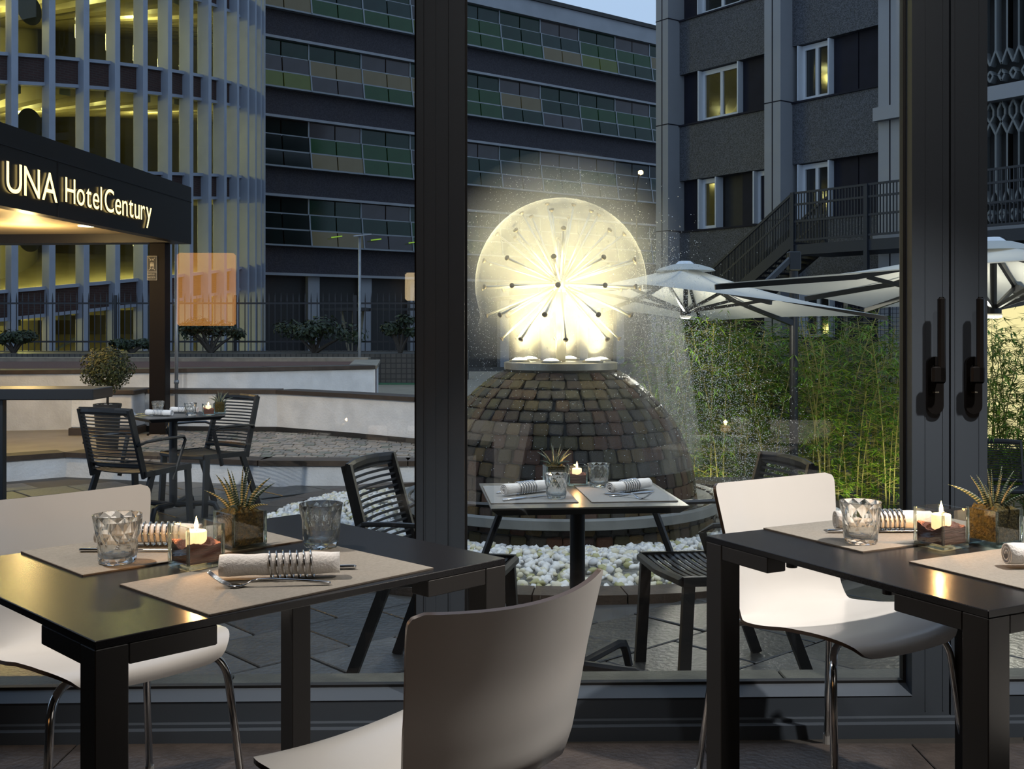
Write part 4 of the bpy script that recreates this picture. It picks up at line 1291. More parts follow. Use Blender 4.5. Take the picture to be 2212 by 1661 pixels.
b = MB(); b.tube([(0, 0, zp - .05), (.006, 0, zp + .2), (0, 0, tz)], .012, 8); b.build('stem', m_bark, tp, smooth=True)
m_pot = mat('charcoal_pot', (.02, .018, .016), .5)
b = MB(); b.lathe([(.0001, 0), (.10, 0), (.128, zp - .03), (.135, zp - .03), (.135, zp), (.12, zp), (.118, zp - .025), (.0001, zp - .025)], 24); b.build('pot', m_pot, tp, auto=40)
b = MB(); leaf_cloud(b, (0, 0, zp - .012), .11, .11, .012, 60, .014, rr, .2, (0,)); b.build('gravel_mulch', [m_render], tp)

m_shrub = [mat('shrub_leaf_%d' % i, c, .55) for i, c in enumerate(((.012, .025, .012), (.022, .038, .018), (.03, .045, .012)))]
BEDZ = P(0, 762, 24.2).z
def shrub(name, px, pyb, pyt, Y, wpx, label, seed, n=1400, blobs=7):
    base = P(px, pyb, Y); base.z = BEDZ; topz = P(px, pyt, Y).z; w = wpx / FPX * Y / 2; h = topz - base.z
    o = empty(name, base, 0, label, 'shrub'); rr = random.Random(seed)
    b = MB(); t = MB()
    for k in range(blobs):
        c = (rr.uniform(-.75, .75) * w, rr.uniform(-.3, .3) * w, h * rr.uniform(.5, .8)); q = rr.uniform(.28, .45) * w
        leaf_cloud(b, c, q, q * .8, min(q * .6, h * .35), n // blobs, .055 * Y / 22, rr, .3)
        t.tube([(0, 0, 0), (c[0] * .45, c[1] * .4, c[2] * .5), c], [.05, .03, .012], 6)
    b.build('foliage', m_shrub, o); t.build('branch', m_bark, o)
    return o
shrub('leafy_shrub', 680, 762, 690, 24.2, 230, 'broad dark leafy shrub before the spiked fence, next to the lamp post', 1)
shrub('leafy_shrub', 455, 762, 682, 24.4, 150, 'dark leafy shrub before the spiked fence, beside the canopy post', 2)
shrub('leafy_shrub', 865, 760, 672, 24.0, 110, 'dark spreading shrub on a crooked stem, before the fence next to the window post', 3)
shrub('leafy_shrub', 30, 765, 715, 24.4, 120, 'low dark shrub before the spiked fence, under the canopy soffit', 5)
shrub('leafy_shrub', 285, 765, 735, 24.4, 110, 'small dark shrub before the spiked fence, behind the topiary', 6)

b = MB(); b.box(-13.5, P(915, 0, 24).x, 23.2, 25.2, -.1, BEDZ)
m_tile = bricks('dark_tiled_wall', (.055, .05, .042), (.075, .066, .055), (.022, .02, .018), .11, .11, .012, .5, 'XZ', .5, 0.0)
tag(b.build('planting_bed', m_tile), 'dark tiled planting bed in front of the spiked fence', 'planting bed')
# spiked fence on its dark tiled wall
m_iron = mat('black_iron', (.012, .013, .016), .5)
m_tile = bricks('dark_tiled_wall', (.055, .05, .042), (.075, .066, .055), (.022, .02, .018), .11, .11, .012, .5, 'XZ', .5, 0.0)
YF = 25.5
b = MB(); b.box(-14, -1.0, YF - .15, YF + .25, -.8, P(0, 758, YF).z)
fw = tag(b.build('fence_wall', m_tile), 'dark tiled low wall carrying the spiked iron fence', 'wall')
b = MB(); b.box(P(812, 0, 23.1).x, P(925, 0, 23.1).x, 23.10, 23.18, P(0, 834, 23.1).z, P(0, 827, 23.1).z); tag(b.build('green_strip', mat('green_strip', (.02, .12, .06), .4)), 'thin green metal strip along the tiled bed wall', 'trim')
fn = empty('spiked_fence', (0, YF, 0), 0, 'black iron fence with spiked bars on the dark tiled wall', 'fence')
zf0, zf1, zf2, zf3 = P(0, 758, YF).z, P(0, 738, YF).z, P(0, 655, YF).z, P(0, 632, YF).z
barm = MB().tube([(0, 0, zf0), (0, 0, zf2 + .02), (0, 0, zf2 + .05), (0, 0, zf3)], [.013, .013, .020, .002], 4).mesh('bar', m_iron)
x = -12.2
while x < -1.0:
    link('bar', barm, fn, (x, 0, 0)); x += .138
for z in (zf1, zf2):
    b = MB(); b.box(-12.3, -1.0, -.012, .012, z - .02, z + .02); b.build('rail', m_iron, fn)
for x in (-9.1, -6.35, -3.6):
    b = MB(); b.box(x - .03, x + .03, -.03, .03, zf0, zf3 - .06); b.build('post', m_iron, fn)

# lamp post behind the planter
lp = empty('lamp_post', (P(777, 0, 20).x, 20, ZL), 0, 'slim grey lamp post with thin arms behind the raised planter', 'lamp post')
zt_ = P(0, 510, 20).z - ZL
b = MB(); b.cyl((0, 0, 0), (0, 0, zt_), .032, .026, 12); b.build('pole', m_galv, lp, smooth=True)
b = MB(); b.bar((-.10, 0, zt_), (.24, -.1, zt_ + .025), .05, .02); b.build('lamp_head', m_galv, lp)
# timber struts under a slab by the street
vs = empty('strutted_shelter', (P(762, 0, 30).x, 30, 0), 0, 'dark slab on pale timber struts behind the spiked fence', 'shelter')
z0_, z1_ = -.4, P(0, 672, 30).z
m_timber = mat('pale_timber', (.16, .14, .09), .7, var=.2, vscale=8)
for (xa, xb) in ((0.05, -.30), (0.05, .28), (.0, .02)):
    b = MB(); b.bar((xa, 0, z0_), (xb, 0, z1_), .07, .07); b.build('strut', m_timber, vs)
b = MB(); b.box(-.36, .42, -.5, .5, z1_, z1_ + .09); b.box(-.9, 1.8, .3, .5, z1_ + .02, z1_ + .09); b.build('slab', m_plinth, vs)

# ================================================================== bamboo and lamplit wall
m_bam = [mat('bamboo_leaf_%d' % i, c, .5, spec=.3) for i, c in enumerate(((.10, .20, .014), (.17, .26, .02), (.05, .11, .012)))]
m_culm = mat('bamboo_culm', (.22, .20, .05), .5, var=.2, vscale=12)
def bamboo_meshes(seed, H, n):
    rr = random.Random(seed); cb = MB(); lb = MB()
    for c in range(3):
        bx0, by0 = rr.uniform(-.10, .10), rr.uniform(-.10, .10); lean = Vector((rr.uniform(-.16, .16), rr.uniform(-.16, .16), 0)); h = H * rr.uniform(.75, 1.0)
        pts = [Vector((bx0, by0, 0)) + lean * (t / 8) ** 2 * h + Vector((0, 0, h * t / 8)) for t in range(9)]
        cb.tube(pts, [.009 - .0007 * t for t in range(9)], 6)
        for _ in range(n):
            t = rr.uniform(.06, 1); i = min(7, int(t * 8)); p = pts[i].lerp(pts[i + 1], t * 8 - i)
            a = rr.uniform(0, 6.28); d = Vector((math.cos(a), math.sin(a), rr.uniform(-.1, .7))).normalized(); q = p + d * rr.uniform(.05, .34)
            for _k in range(4):
                a2 = a + rr.uniform(-1, 1); dd = Vector((math.cos(a2), math.sin(a2), rr.uniform(-.8, .35))).normalized(); L = rr.uniform(.06, .13)
                s = dd.cross(Vector((0, 0, 1))).normalized() * L * .075; dr = Vector((0, 0, -L * .12))
                lb.add([q, q + dd * L * .4 + s, q + dd * L + dr, q + dd * L * .4 - s], [(0, 1, 2, 3)], rr.choice((0, 0, 1, 2)))
            cb.tube([p, q], .0016, 3, False)
    return cb.mesh('culm', m_culm), lb.mesh('foliage', m_bam)
bams = [bamboo_meshes(30 + i, 2.1, 85) for i in range(4)]
rr = random.Random(9)
spots = []
for k in range(24):
    spots.append((P(1440 + k * 23 + rr.uniform(-9, 9), 0, 12.2).x, 12.2 + rr.uniform(-.5, 1.0)))
for k in range(10):
    spots.append((P(1450 + k * 52 + rr.uniform(-9, 9), 0, 11.2).x, 11.35 + rr.uniform(-.25, .25)))
for i, (x, y) in enumerate(spots):
    if abs(x - 2.8) < .15 and y < 11.2: continue
    o = empty('bamboo_plant', (x, y, ZL), rr.uniform(0, 6), ('green bamboo clump in the hedge, veiled by the drifting fountain mist', 'green bamboo clump in the hedge, around the parasol pole', 'green bamboo clump in the hedge, between parasol pole and glass door')[0 if CX + x / y * FPX < 1600 else 1 if CX + x / y * FPX < 1810 else 2], 'bamboo', 'bamboo clumps of the hedge')
    cme, lme = bams[i % 4]; s = rr.uniform(.86, 1.06); o.scale = (s, s, s)
    link('culm', cme, o); link('foliage', lme, o)
for i, (px, y) in enumerate(((2115, 11.2), (2140, 11.4), (2165, 11.3), (2192, 11.5), (2214, 11.2), (2240, 11.5))):
    o = empty('bamboo_plant', (P(px, 0, y).x, y, ZL), rr.uniform(0, 6), 'thin bamboo clump dark against the pale yellow wall', 'bamboo', 'bamboo before the glowing screen')
    cme, lme = bams[i % 4]
    link('culm', cme, o); link('foliage', lme, o)
sc = empty('lamplit_wall', (P(2230, 0, 13.6).x, 13.6, ZL), 0, 'pale yellow garden wall, its lamplight put in as glow, behind thin bamboo', 'screen')
m_lamplight = glow('painted_lamplight', (1.0, .86, .42), .95)  # wall lit by lamps; that light is put in as emission
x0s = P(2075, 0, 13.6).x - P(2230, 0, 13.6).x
b = MB(); b.box(x0s, 2.4, 0, .04, .45, 2.25); b.build('lamplit_panel', m_lamplight, sc)
b = MB(); b.box(x0s - .05, 2.45, .04, .08, 0, 2.3); b.build('wall_backing', m_fascia, sc)
iv = empty('ivy_bush', (P(1640, 0, 13.4).x, 13.5, ZL), 0, 'dark blue-green ivy bush behind the bamboo hedge', 'shrub')
b = MB(); leaf_cloud(b, (0, 0, 1.35), .62, .5, .62, 1500, .05, rr, .4); b.build('foliage', m_shrub, iv)
b = MB(); b.tube([(0, 0, 0), (.05, 0, .8), (0, 0, 1.4)], [.05, .04, .02], 8); b.build('stem', m_bark, iv)
# made-up spike spots, added to brighten the hedge
m_spk = m_patio
for i, (px, y) in enumerate(((1510, 10.7), (1880, 10.6), (2000, 10.7))):
    p = P(px, 0, y)
    o = empty('added_spotlight', (p.x, y, ZL), 0, ('small black spotlight added before the hedge, beside the fountain mist', 'small black spotlight added before the hedge, right of the parasol base', 'small black spotlight added before the hedge, near the pale yellow wall')[i], 'spotlight', 'added spotlights of the hedge')
    b = MB(); b.cyl((0, 0, 0), (0, 0, .12), .008, n=8); b.build('spike', m_spk, o)
    b = MB(); b.cyl((0, -.03, .12), (0, .05, .17), .035, .045, 14); b.build('lamp_head', m_spk, o)
    light('hedge_fill', 'SPOT', (p.x, y + .07, ZL + .18), 26, (1, .93, .62), .04, (p.x, y + 1.3, .7), 110, .6)

# ================================================================== parasols
m_canvas = mat('ecru_canvas', (.66, .66, .63), .8, var=.04, vscale=3, bump=.1, bscale=200)
def canvas_mat():
    m = bpy.data.materials.new('ecru_canvas_cloth'); m.use_nodes = True
    nt = m.node_tree; N = nt.nodes; L = nt.links; b = N['Principled BSDF']
    b.inputs['Base Color'].default_value = (.66, .65, .60, 1); b.inputs['Roughness'].default_value = .85
    out = N['Material Output']; tl = N.new('ShaderNodeBsdfTranslucent'); tl.inputs[0].default_value = (.66, .64, .56, 1)
    mx = N.new('ShaderNodeMixShader'); mx.inputs[0].default_value = .22
    L.new(b.outputs[0], mx.inputs[1]); L.new(tl.outputs[0], mx.inputs[2]); L.new(mx.outputs[0], out.inputs[0])
    return m
m_canvas = canvas_mat()
def parasol(corners, peak, pole, ztop, label, hubdrop=.42):
    o = empty('cantilever_parasol', (pole[0], pole[1], ZL), 0, label, 'parasol', 'cantilever parasols over the lower garden')
    O = Vector((pole[0], pole[1], ZL))
    cs = [Vector(c) - O for c in corners]; pk = Vector(peak) - O
    n = 12; b = MB()
    for k in range(4):
        A, B = cs[k], cs[(k + 1) % 4]; v = []; f = []
        for i in range(n + 1):
            t = i / n
            for j in range(n + 1):
                s = j / n
                p = A.lerp(B, s) ; q = pk.lerp(p, t); q.z -= .045 * math.sin(math.pi * s) * t * .0 + .05 * math.sin(math.pi * t) ; q = q + (pk - q) * (.04 * math.sin(math.pi * s) * t)
                v.append(q)
        for i in range(n):
            for j in range(n):
                a = i * (n + 1) + j; f.append((a, a + n + 1, a + n + 2, a + 1))
        b.add(v, f)
    b.build('canopy_cloth', m_canvas, o, smooth=False, auto=20)
    b = MB(); b.lathe([(.0001, .028), (.12, .014), (.24, -.022), (.27, -.045)], 20, tuple(pk)); b.build('vent_cap', m_canvas, o, smooth=True)
    b = MB(); b.lathe([(.0001, .050), (.07, .043), (.10, .016)], 16, tuple(pk)); b.build('finial', m_chrome, o, smooth=True)
    hub = pk - Vector((0, 0, hubdrop))
    b = MB(); b.lathe([(.0001, -.06), (.05, -.055), (.055, -.032)], 16, tuple(hub)); b.build('added_hub_cap', m_canvas, o, smooth=True)  # added cap under the hub, where the fill light sits
    light('parasol_fill', 'POINT', tuple(O + hub - Vector((0, 0, .10))), 40, (1, .95, .80), .05)  # added fill light, brightens the canvas underside and bamboo
    b = MB(); b.cyl(tuple(hub), tuple(pk - Vector((0, 0, .03))), .022, n=12); b.cyl(tuple(hub - Vector((0, 0, .03))), tuple(hub + Vector((0, 0, .03))), .05, n=12); b.build('hub', m_patio, o)
    tips = cs + [(cs[k] + cs[(k + 1) % 4]) / 2 * .97 + pk * .03 for k in range(4)]
    for t in tips:
        r0 = pk.lerp(t, .03) - Vector((0, 0, .05)); r1 = t - Vector((0, 0, .022))
        m1 = (pk.lerp(t, .5) - Vector((0, 0, .085)))
        b = MB(); b.bar(r0, m1, .022, .034); b.bar(m1, r1, .022, .034); b.build('rib', m_patio, o)
        b = MB(); b.bar(hub, pk.lerp(t, .46) - Vector((0, 0, .095)), .018, .026); b.build('strut', m_patio, o)
    zt2 = ztop - ZL
    b = MB(); b.cyl((0, 0, .05), (0, 0, zt2), .043, n=20); b.build('pole', m_patio, o, auto=40)
    b = MB(); b.bevbox(-.06, .06, -.06, .06, zt2 - .18, zt2 + .01, .01); b.build('pole_head', m_patio, o)
    dirv = (pk - Vector((0, 0, zt2))); dirv.z = 0
    b = MB(); b.bar((0, 0, zt2 - .03), tuple(Vector((dirv.x * .42, dirv.y * .42, zt2 - .46))), .035, .05); b.build('upper_arm', m_patio, o)
    b = MB(); b.bar((0, 0, 1.98), tuple(hub.lerp(pk, .35) - dirv.normalized() * .55), .05, .055); b.build('lower_arm', m_patio, o)
    b = MB(); b.bevbox(-.45, .45, -.45, .45, 0, .06, .01); b.build('base_plate', m_patio, o)
    return o
parasol([(1.0, 8.4, 1.522), (3.25, 9.62, 1.293), (2.03, 11.87, 1.26), (-.22, 10.65, 1.48)], (1.585, 10.14, 1.755), (2.79, 11.0), 1.935, 'ecru cantilever parasol whose near corner reaches into the fountain mist')
parasol([(1.28, 7.0, 1.472), (3.33, 5.4, 1.585), (4.93, 7.45, 1.36), (2.88, 9.05, 1.355)], (3.12, 7.2, 1.735), (4.75, 9.3), 1.95, 'ecru cantilever parasol crossing behind the glass door stiles')
# ================================================================== buildings
class Facade:
    def __init__(s, A, e):
        s.A = Vector((A[0], A[1])); s.e = Vector(e).normalized(); s.n = Vector((s.e.y, -s.e.x))
        if s.n.dot(-s.A) < 0: s.n = -s.n
        s.rz = math.atan2(s.e.y, s.e.x)
    def uz(s, px, py, off=0.0):
        k = (px - CX) / FPX; O = s.A + s.n * off
        # (O + u e).x = k (O + u e).y
        u = (k * O.y - O.x) / (s.e.x - k * s.e.y)
        Y = O.y + u * s.e.y
        return u, EYE - (py - HY) / FPX * Y
    def u(s, px, off=0.0): return s.uz(px, 0, off)[0]
# ---- green glass building
gf = Facade((-10.5, 46), (.782, .623))
gb = empty('green_office_building', (gf.A.x, gf.A.y, ZL), gf.rz, 'long dark office building with stepped bands of green glass windows', 'building')
m_dark_sp = granite('dark_spandrel', (.020, .017, .022), (.038, .034, .042), 28, .8)
m_ledge = mat('grey_ledge', (.26, .27, .29), .6, var=.1, vscale=1)
m_sash = mat('pale_sash', (.22, .24, .26), .45)
def pane_mat(name, base, emis, es):
    return mat(name, base, .12, emis=emis, estr=es, spec=.35, var=.35, vscale=.9)
m_gp = [pane_mat('pane_dark_green', (.005, .016, .010), (.0, .05, .02), .03), pane_mat('pane_teal', (.008, .019, .018), (.02, .07, .05), .03), pane_mat('pane_green_lit', (.006, .022, .008), (.05, .28, .06), .03),
        pane_mat('pane_lime_lit', (.012, .024, .008), (.33, .48, .08), .055), pane_mat('pane_beige_lit', (.024, .024, .018), (.52, .50, .30), .055), pane_mat('pane_grey', (.022, .023, .030), (.2, .2, .22), .03), pane_mat('pane_black', (.006, .010, .009), (0, 0, 0), 0)]
Z0 = gf.uz(558, 593.7)[1]; FH = (gf.uz(555.7, 78.5)[1] - Z0) / 3.0
uL = -.3; bw = gf.u(897.5 - 9) - gf.u(783); NB = 12; uR = uL + NB * bw
gz = lambda z: z - ZL
rr = random.Random(17)
row_h = FH * .205
pane_mes = {}
def gpane(kind):
    if kind not in pane_mes:
        pane_mes[kind] = MB().box(.03, bw / 2 - .03, -.02, .02, .03, row_h - .03).mesh('window_pane', m_gp[kind])
    return pane_mes[kind]
mull = MB().box(-.03, .03, -.05, .03, 0, row_h).mesh('mullion', m_sash)
b = MB(); b.box(uL, uR, .25, 9, gz(-1), gz(Z0 + 4.2 * FH)); b.build('core_wall', m_plinth, gb)
for fl in range(-1, 4):
    zl = Z0 + FH * fl        # ledge below spandrel / above the window band of the floor below
    if fl >= 0:
        b = MB(); b.box(uL, uR, -.28, .3, gz(zl), gz(zl + .11)); b.build('ledge', m_ledge, gb)
    if fl >= 0:
        zs0 = zl + .11; zs1 = zl + FH - 3 * row_h
        b = MB(); b.box(uL, uR, 0, .28, gz(zs0), gz(zs1)); b.build('spandrel', m_dark_sp, gb)
        # three stepped rows of sashes above the spandrel
        for row in range(3):
            zr = zs1 + row * row_h; outy = (-.34, -.20, -.04)[row]
            tilt = (.14, .10, .0)[row]
            b = MB(); b.box(uL, uR, outy - .03, outy + .25, gz(zr) - .04, gz(zr) + .03); b.build('sash_rail', m_sash, gb)
            for k in range(NB):
                u0 = uL + k * bw
                pool = {0: (3, 4, 2, 4, 0, 2, 5), 1: (0, 2, 4, 1, 2, 5, 0), 2: (0, 1, 0, 5, 1, 0, 5)}[row]
                kind = rr.choice(pool)
                if fl in (1, 0) and u0 + bw * .5 < gf.u(668): kind = 6
                if fl == 1 and u0 > gf.u(1300) - .5: kind = rr.choice((6, 0))
                for h in range(2):
                    o = link('window_pane', gpane(kind), gb, (u0 + h * bw / 2, outy, gz(zr)), (-tilt, 0, 0))
                link('mullion', mull, gb, (u0, outy - .01, gz(zr)), (-tilt, 0, 0))
    else:
        for k in range(12):
            u0 = uL + k * 2.6
            b = MB(); b.box(u0, u0 + .55, 0, .5, gz(-1.0), gz(Z0)); b.build('ground_pillar', m_ledge, gb)
            b = MB(); b.box(u0 + .6, u0 + 2.5, .6, .66, gz(-1.0), gz(Z0 - .05)); b.build('shutter', m_gp[6] if k % 2 else m_plinth, gb)
zt4 = Z0 + 4 * FH
b = MB(); b.box(uL, uR, -.30, .4, gz(zt4), gz(zt4 + .78)); b.build('parapet', m_ledge, gb)
b = MB(); b.box(uL, uR, -.42, 9, gz(zt4 + .78), gz(zt4 + .98)); b.build('coping', m_plinth, gb)
m_tl = glow('office_tube', (.55, 1, .12), .35)
for px, py in ((727, 519), (812, 525), (893, 531)):
    u_, z_ = gf.uz(px, py - 7, .45)
    b = MB(); b.bar((u_ - .26, -.47, gz(z_) - .03), (u_ + .26, -.47, gz(z_) + .05), .03, .05); b.build('tube_lamp', m_tl, gb)
# small street lamp glowing before the facade
q = P(1384, 373, 42)
sl = empty('street_lamp', (q.x, 42, ZL), 0, 'tiny glowing street lamp on a thin pole before the dark windows', 'street lamp')
b = MB(); b.tube([(-.15, 0, 0), (-.15, 0, q.z - ZL - .5), (-.05, 0, q.z - ZL - .05)], .035, 8); b.build('pole', m_iron, sl)
b = MB(); b.lathe([(.0001, -.09), (.09, -.05), (.10, .03), (.05, .09), (.0001, .1)], 12, (0, 0, q.z - ZL)); b.build('lamp_globe', glow('sodium_lamp', (1, .55, .15), 12), sl, smooth=True)

# ---- granite building on the right
rf = Facade((5.2, 34.6), (.593, -.805))
rb = empty('granite_office_building', (rf.A.x, rf.A.y, ZL), rf.rz, 'grey office building with granite bands, steel columns and white framed windows', 'building')
m_gran = granite('speckled_granite', (.022, .024, .031), (.10, .105, .12), 60, .55)
m_colm = mat('grey_cladding', (.27, .275, .29), .5, .1, var=.04, vscale=1)
m_infill = mat('dark_infill_panel', (.012, .012, .020), .6, var=.15, vscale=3, spec=.2)
m_wframe = mat('white_aluminium', (.55, .57, .60), .4)
m_wpane = mat('office_glass', (.012, .014, .014), .06, spec=.8)
m_wreflect = mat('office_glass_reflection', (.03, .03, .012), .08, emis=(.75, .62, .12), estr=.02, spec=.5, col2=(.012, .014, .012), vscale=1.6)  # yellow emission and blotches paint reflections into the panes
U = lambda px: rf.u(px)
def Z(px, py): return rf.uz(px, py)[1] - ZL
# floor levels measured at the column beside x = 1467
s1, s2, s3 = Z(1467, 271.5), Z(1467, 500), Z(1467, 45.6)     # sills
h1, h2 = Z(1467, 163), Z(1467, 392)                          # heads
fh = (s3 - s2) / 2
sills = [s2 - fh, s2, s1, s3, s3 + fh]; heads = [h2 - fh, h2, h1, h1 + fh, h1 + 2 * fh]
uA, uB, uC = U(1440), U(1652), U(1898)
b = MB(); b.box(-.6, uC + 14, .35, 8, 0, sills[4] + 3); b.build('core_wall', m_plinth, rb)
for k in range(5):
    b = MB(); b.box(-.5, uC + .3, .0, .4, heads[k] if k else 0, sills[k]) if False else b.box(-.5, uC + .3, 0, .4, (heads[k - 1] if k else 0), sills[k]); b.build('granite_band', m_gran, rb)
    b = MB(); b.box(-.5, uC + .3, -.05, .1, sills[k] - .05, sills[k]); b.build('sill', m_infill, rb)
def col(u0, u1, dep, seams):
    b = MB(); b.box(u0, u1, -dep, .3, 0, sills[4] + 3); b.build('column', m_colm, rb)
    b = MB(); b.box((u0 + u1) / 2 - .02, (u0 + u1) / 2 + .02, -dep - .004, -dep + .01, 0, sills[4] + 3)
    for z in seams: b.box(u0 - .01, u1 + .01, -dep - .005, .2, z - .015, z + .015)
    b.build('column_seam', m_infill, rb)
col(rf.u(1417, .5), rf.u(1443, .5), .5, sills)
col(rf.u(1651, .5), rf.u(1686, .5), .5, sills)
col(rf.u(1897, .15), rf.u(1948, .15), .15, [])
def rwin(px0, px1, fl, lit, split=True, depth=.30):  # lit picks the pane with the painted reflection
    u0, u1 = U(px0), U(px1); z0, z1 = sills[fl] + .02, heads[fl] - .02
    w = empty('window', (u0, 0, z0), 0, parent=rb); W = u1 - u0; H = z1 - z0
    b = MB(); y0 = depth - .14
    for x in (0, W): b.box(x - .022, x + .022, -.02, depth, 0, H)
    b.box(0, W, y0, depth, 0, .09); b.box(0, W, y0, depth, H - .14, H)
    b.box(.02, .12, y0, depth, .09, H - .14); b.box(W - .10, W - .02, y0, depth, .09, H - .14)
    if split: b.box(W / 2 - .05, W / 2 + .05, y0, depth, .09, H - .14)
    b.build('window_frame', m_wframe, w)
    for (a, c) in (((.12, W / 2 - .05), (W / 2 + .05, W - .10)) if split else ((.12, W - .10),)):
        b = MB(); b.box(a, c, depth - .08, depth - .05, .09, H - .14); b.build('pane', m_wreflect if lit else m_wpane, w)
rwin(1509, 1594, 2, True); rwin(1724, 1790, 2, False); rwin(1509, 1546, 1, True, False); rwin(1628, 1700, 1, True, True); rwin(1724, 1790, 1, False)
rwin(1508, 1600, 3, False); rwin(1724, 1790, 3, False); rwin(1728, 1792, 0, False)
for fl in range(5):
    for (a, c) in ((1443, 1509), (1594, 1652), (1790, 1845), (1846, 1898)):
        b = MB(); b.box(U(a), U(c) - .02, .20, .34, sills[fl], heads[fl]); b.build('infill_panel', m_infill, rb)
# lattice screens right of the last column
m_lat = mat('grey_concrete_lattice', (.17, .18, .18), .6, var=.05, vscale=2)
def lattice_mesh(H, w):
    """one column of the screen: tall hexagon cell between small cells, H high, w wide"""
    t = .045; b = MB(); y = 0
    def ln(pts):
        for p, q in zip(pts, pts[1:]): b.bar((p[0], 0, p[1]), (q[0], 0, q[1]), t, .22, (0, 1, 0))
    q = w / 2
    z1, z2, z3, z4, z5, z6 = H * .10, H * .20, H * .30, H * .74, H * .84, H * .94
    ln([(0, z1 - q), (q * .55, z1), (0, z1 + q * .8), (-q * .55, z1), (0, z1 - q)])
    ln([(0, z2 - .05), (-q, z3)]); ln([(0, z2 - .05), (q, z3)])
    ln([(-q, z3), (-q, z4), (0, z5)]); ln([(q, z3), (q, z4), (0, z5)])
    ln([(0, z5), (q * .6, z5 + q), (q * .6, z6), (0, H), (-q * .6, z6), (-q * .6, z5 + q), (0, z5)])
    return b.mesh('lattice_cell', m_lat)
lw_ = U(2186) - U(2161); lat = lattice_mesh(fh - .34, lw_)
zb1 = rf.uz(1925, 233)[1] - ZL
for k in range(-1, 3):
    zb_ = zb1 + k * fh
    b = MB(); b.box(U(1903), U(2330), -.35, .3, zb_ - .34, zb_); b.build('lattice_beam', m_colm, rb)
    u = U(1950) + lw_ / 2
    while u < U(2330):
        link('lattice_cell', lat, rb, (u, .0, zb_)); u += lw_
# ---- metal stair and mesh landing before the granite building
sf = Facade((rf.A.x + rf.n.x * 3.2, rf.A.y + rf.n.y * 3.2), rf.e)
st = empty('steel_staircase', (sf.A.x, sf.A.y, ZL), sf.rz, 'dark steel staircase and landing with barred railings before the granite building', 'staircase')
m_steel_d = mat('blue_black_steel', (.018, .021, .028), .5)
def SZ(px, py): u, z = sf.uz(px, py); return u, z - ZL
uT, zT = SZ(1713, 418); uF, zF = SZ(1542, 578); uE, zE = SZ(1985, 388)
zTb = SZ(1713, 520)[1]; uF2, zFb = SZ(1600, 605)
slope = (zT - zF) / (uT - uF); drop_ = zT - zTb
for y in (0, 1.3):
    b = MB(); b.bar((uF, y, zF), (uT, y, zT), .06, .06); b.bar((uF, y, zF - drop_), (uT, y, zT - drop_), .08, .26); b.bar((uF, y, zF - drop_ * .35), (uT, y, zT - drop_ * .35), .03, .05); b.build('stair_stringer', m_steel_d, st)
    n = 52
    for k in range(n + 1):
        u = uF + (uT - uF) * k / n; z = zF + (zT - zF) * k / n
        b = MB(); b.box(u - .012, u + .012, y - .012, y + .012, z - drop_, z); b.build('baluster', m_steel_d, st)
nst = 15
tread = MB().box(-.14, .14, 0, 1.3, -.02, .02).mesh('tread', m_steel_d)
for k in range(nst):
    t = (k + .5) / nst; link('tread', tread, st, (uF + (uT - uF) * t, 0, zF - drop_ + (zT - zF) * t))
# landing
b = MB(); b.box(uT, uE + 3, 0, 1.4, zT - drop_ - .35, zT - drop_ - .1); b.build('landing_deck', m_steel_d, st)
bal = MB().box(-.012, .012, -.012, .012, -drop_, 0).mesh('baluster', m_steel_d)
u = uT
while u < uE + 3:
    link('baluster', bal, st, (u, 0, zT)); u += .085
for z in (zT, zT - .28, zT - drop_ * .6, zT - drop_):
    b = MB(); b.box(uT, uE + 3, -.02, .02, z - .025, z + .025); b.build('rail', m_steel_d, st)
for u in (uT, uT + 2.1, uT + 4.2):
    b = MB(); b.box(u - .05, u + .05, -.05, .05, 0, zT + .02); b.build('post', m_steel_d, st)
# low railing before the stair foot
u = uF - 2.0
while u < uF:
    link('baluster', bal, st, (u, 0, zF)); u += .085
b = MB(); b.box(uF - 2.0, uF, -.02, .02, zF - .03, zF + .02); b.build('rail', m_steel_d, st)
# mesh fence behind the bamboo
mf = empty('mesh_fence', (P(1715, 0, 15.5).x, 15.5, ZL), 0, 'dark wire mesh fence panel behind the bamboo hedge', 'fence')
W_ = P(1985, 0, 15.5).x - P(1715, 0, 15.5).x; zt_f = P(0, 660, 15.5).z - ZL
wire = MB().box(-.003, .003, -.003, .003, 0, zt_f).mesh('wire', m_steel_d)
x = 0
while x < W_ + 1.5:
    link('wire', wire, mf, (x, 0, 0)); x += .055
z = .1; b = MB()
while z < zt_f:
    b.box(0, W_ + 1.5, -.003, .003, z - .003, z + .003); z += .06
o = b.build('cross_wires', m_steel_d, mf); o['kind'] = 'stuff'
for x in (0, W_ * .42, W_):
    b = MB(); b.cyl((x, .03, 0), (x, .03, zt_f + .1), .03, n=10); b.build('post', m_timber if x == W_ * .42 else m_steel_d, mf)

# ---- round parking garage with fins
GC = Vector((-22.5, 37.7)); GR = 13.5
gg = empty('round_parking_garage', (GC.x, GC.y, ZL), 0, 'round parking garage with pale vertical fins, brick bands and yellow lit decks', 'building')
m_fin = mat('blue_grey_fin', (.28, .31, .37), .6, var=.06, vscale=2)
m_brick = bricks('dark_red_brick', (.050, .020, .016), (.035, .015, .013), (.05, .035, .03), .22, .065, .012, .8, 'XZ')
m_deck = mat('painted_concrete_deck', (.27, .25, .16), .8, var=.1, vscale=1.5)
m_gpane = thin_glass('garage_glass', (.85, .87, .75), .03)
dth = .95 / GR
th0 = math.atan2(-GC.y, -GC.x)     # towards the lens
PH = 3.01; BH = .62
def gz_(th, k):
    return 2.12 + PH * k + .11 * GR * (th - TH60)
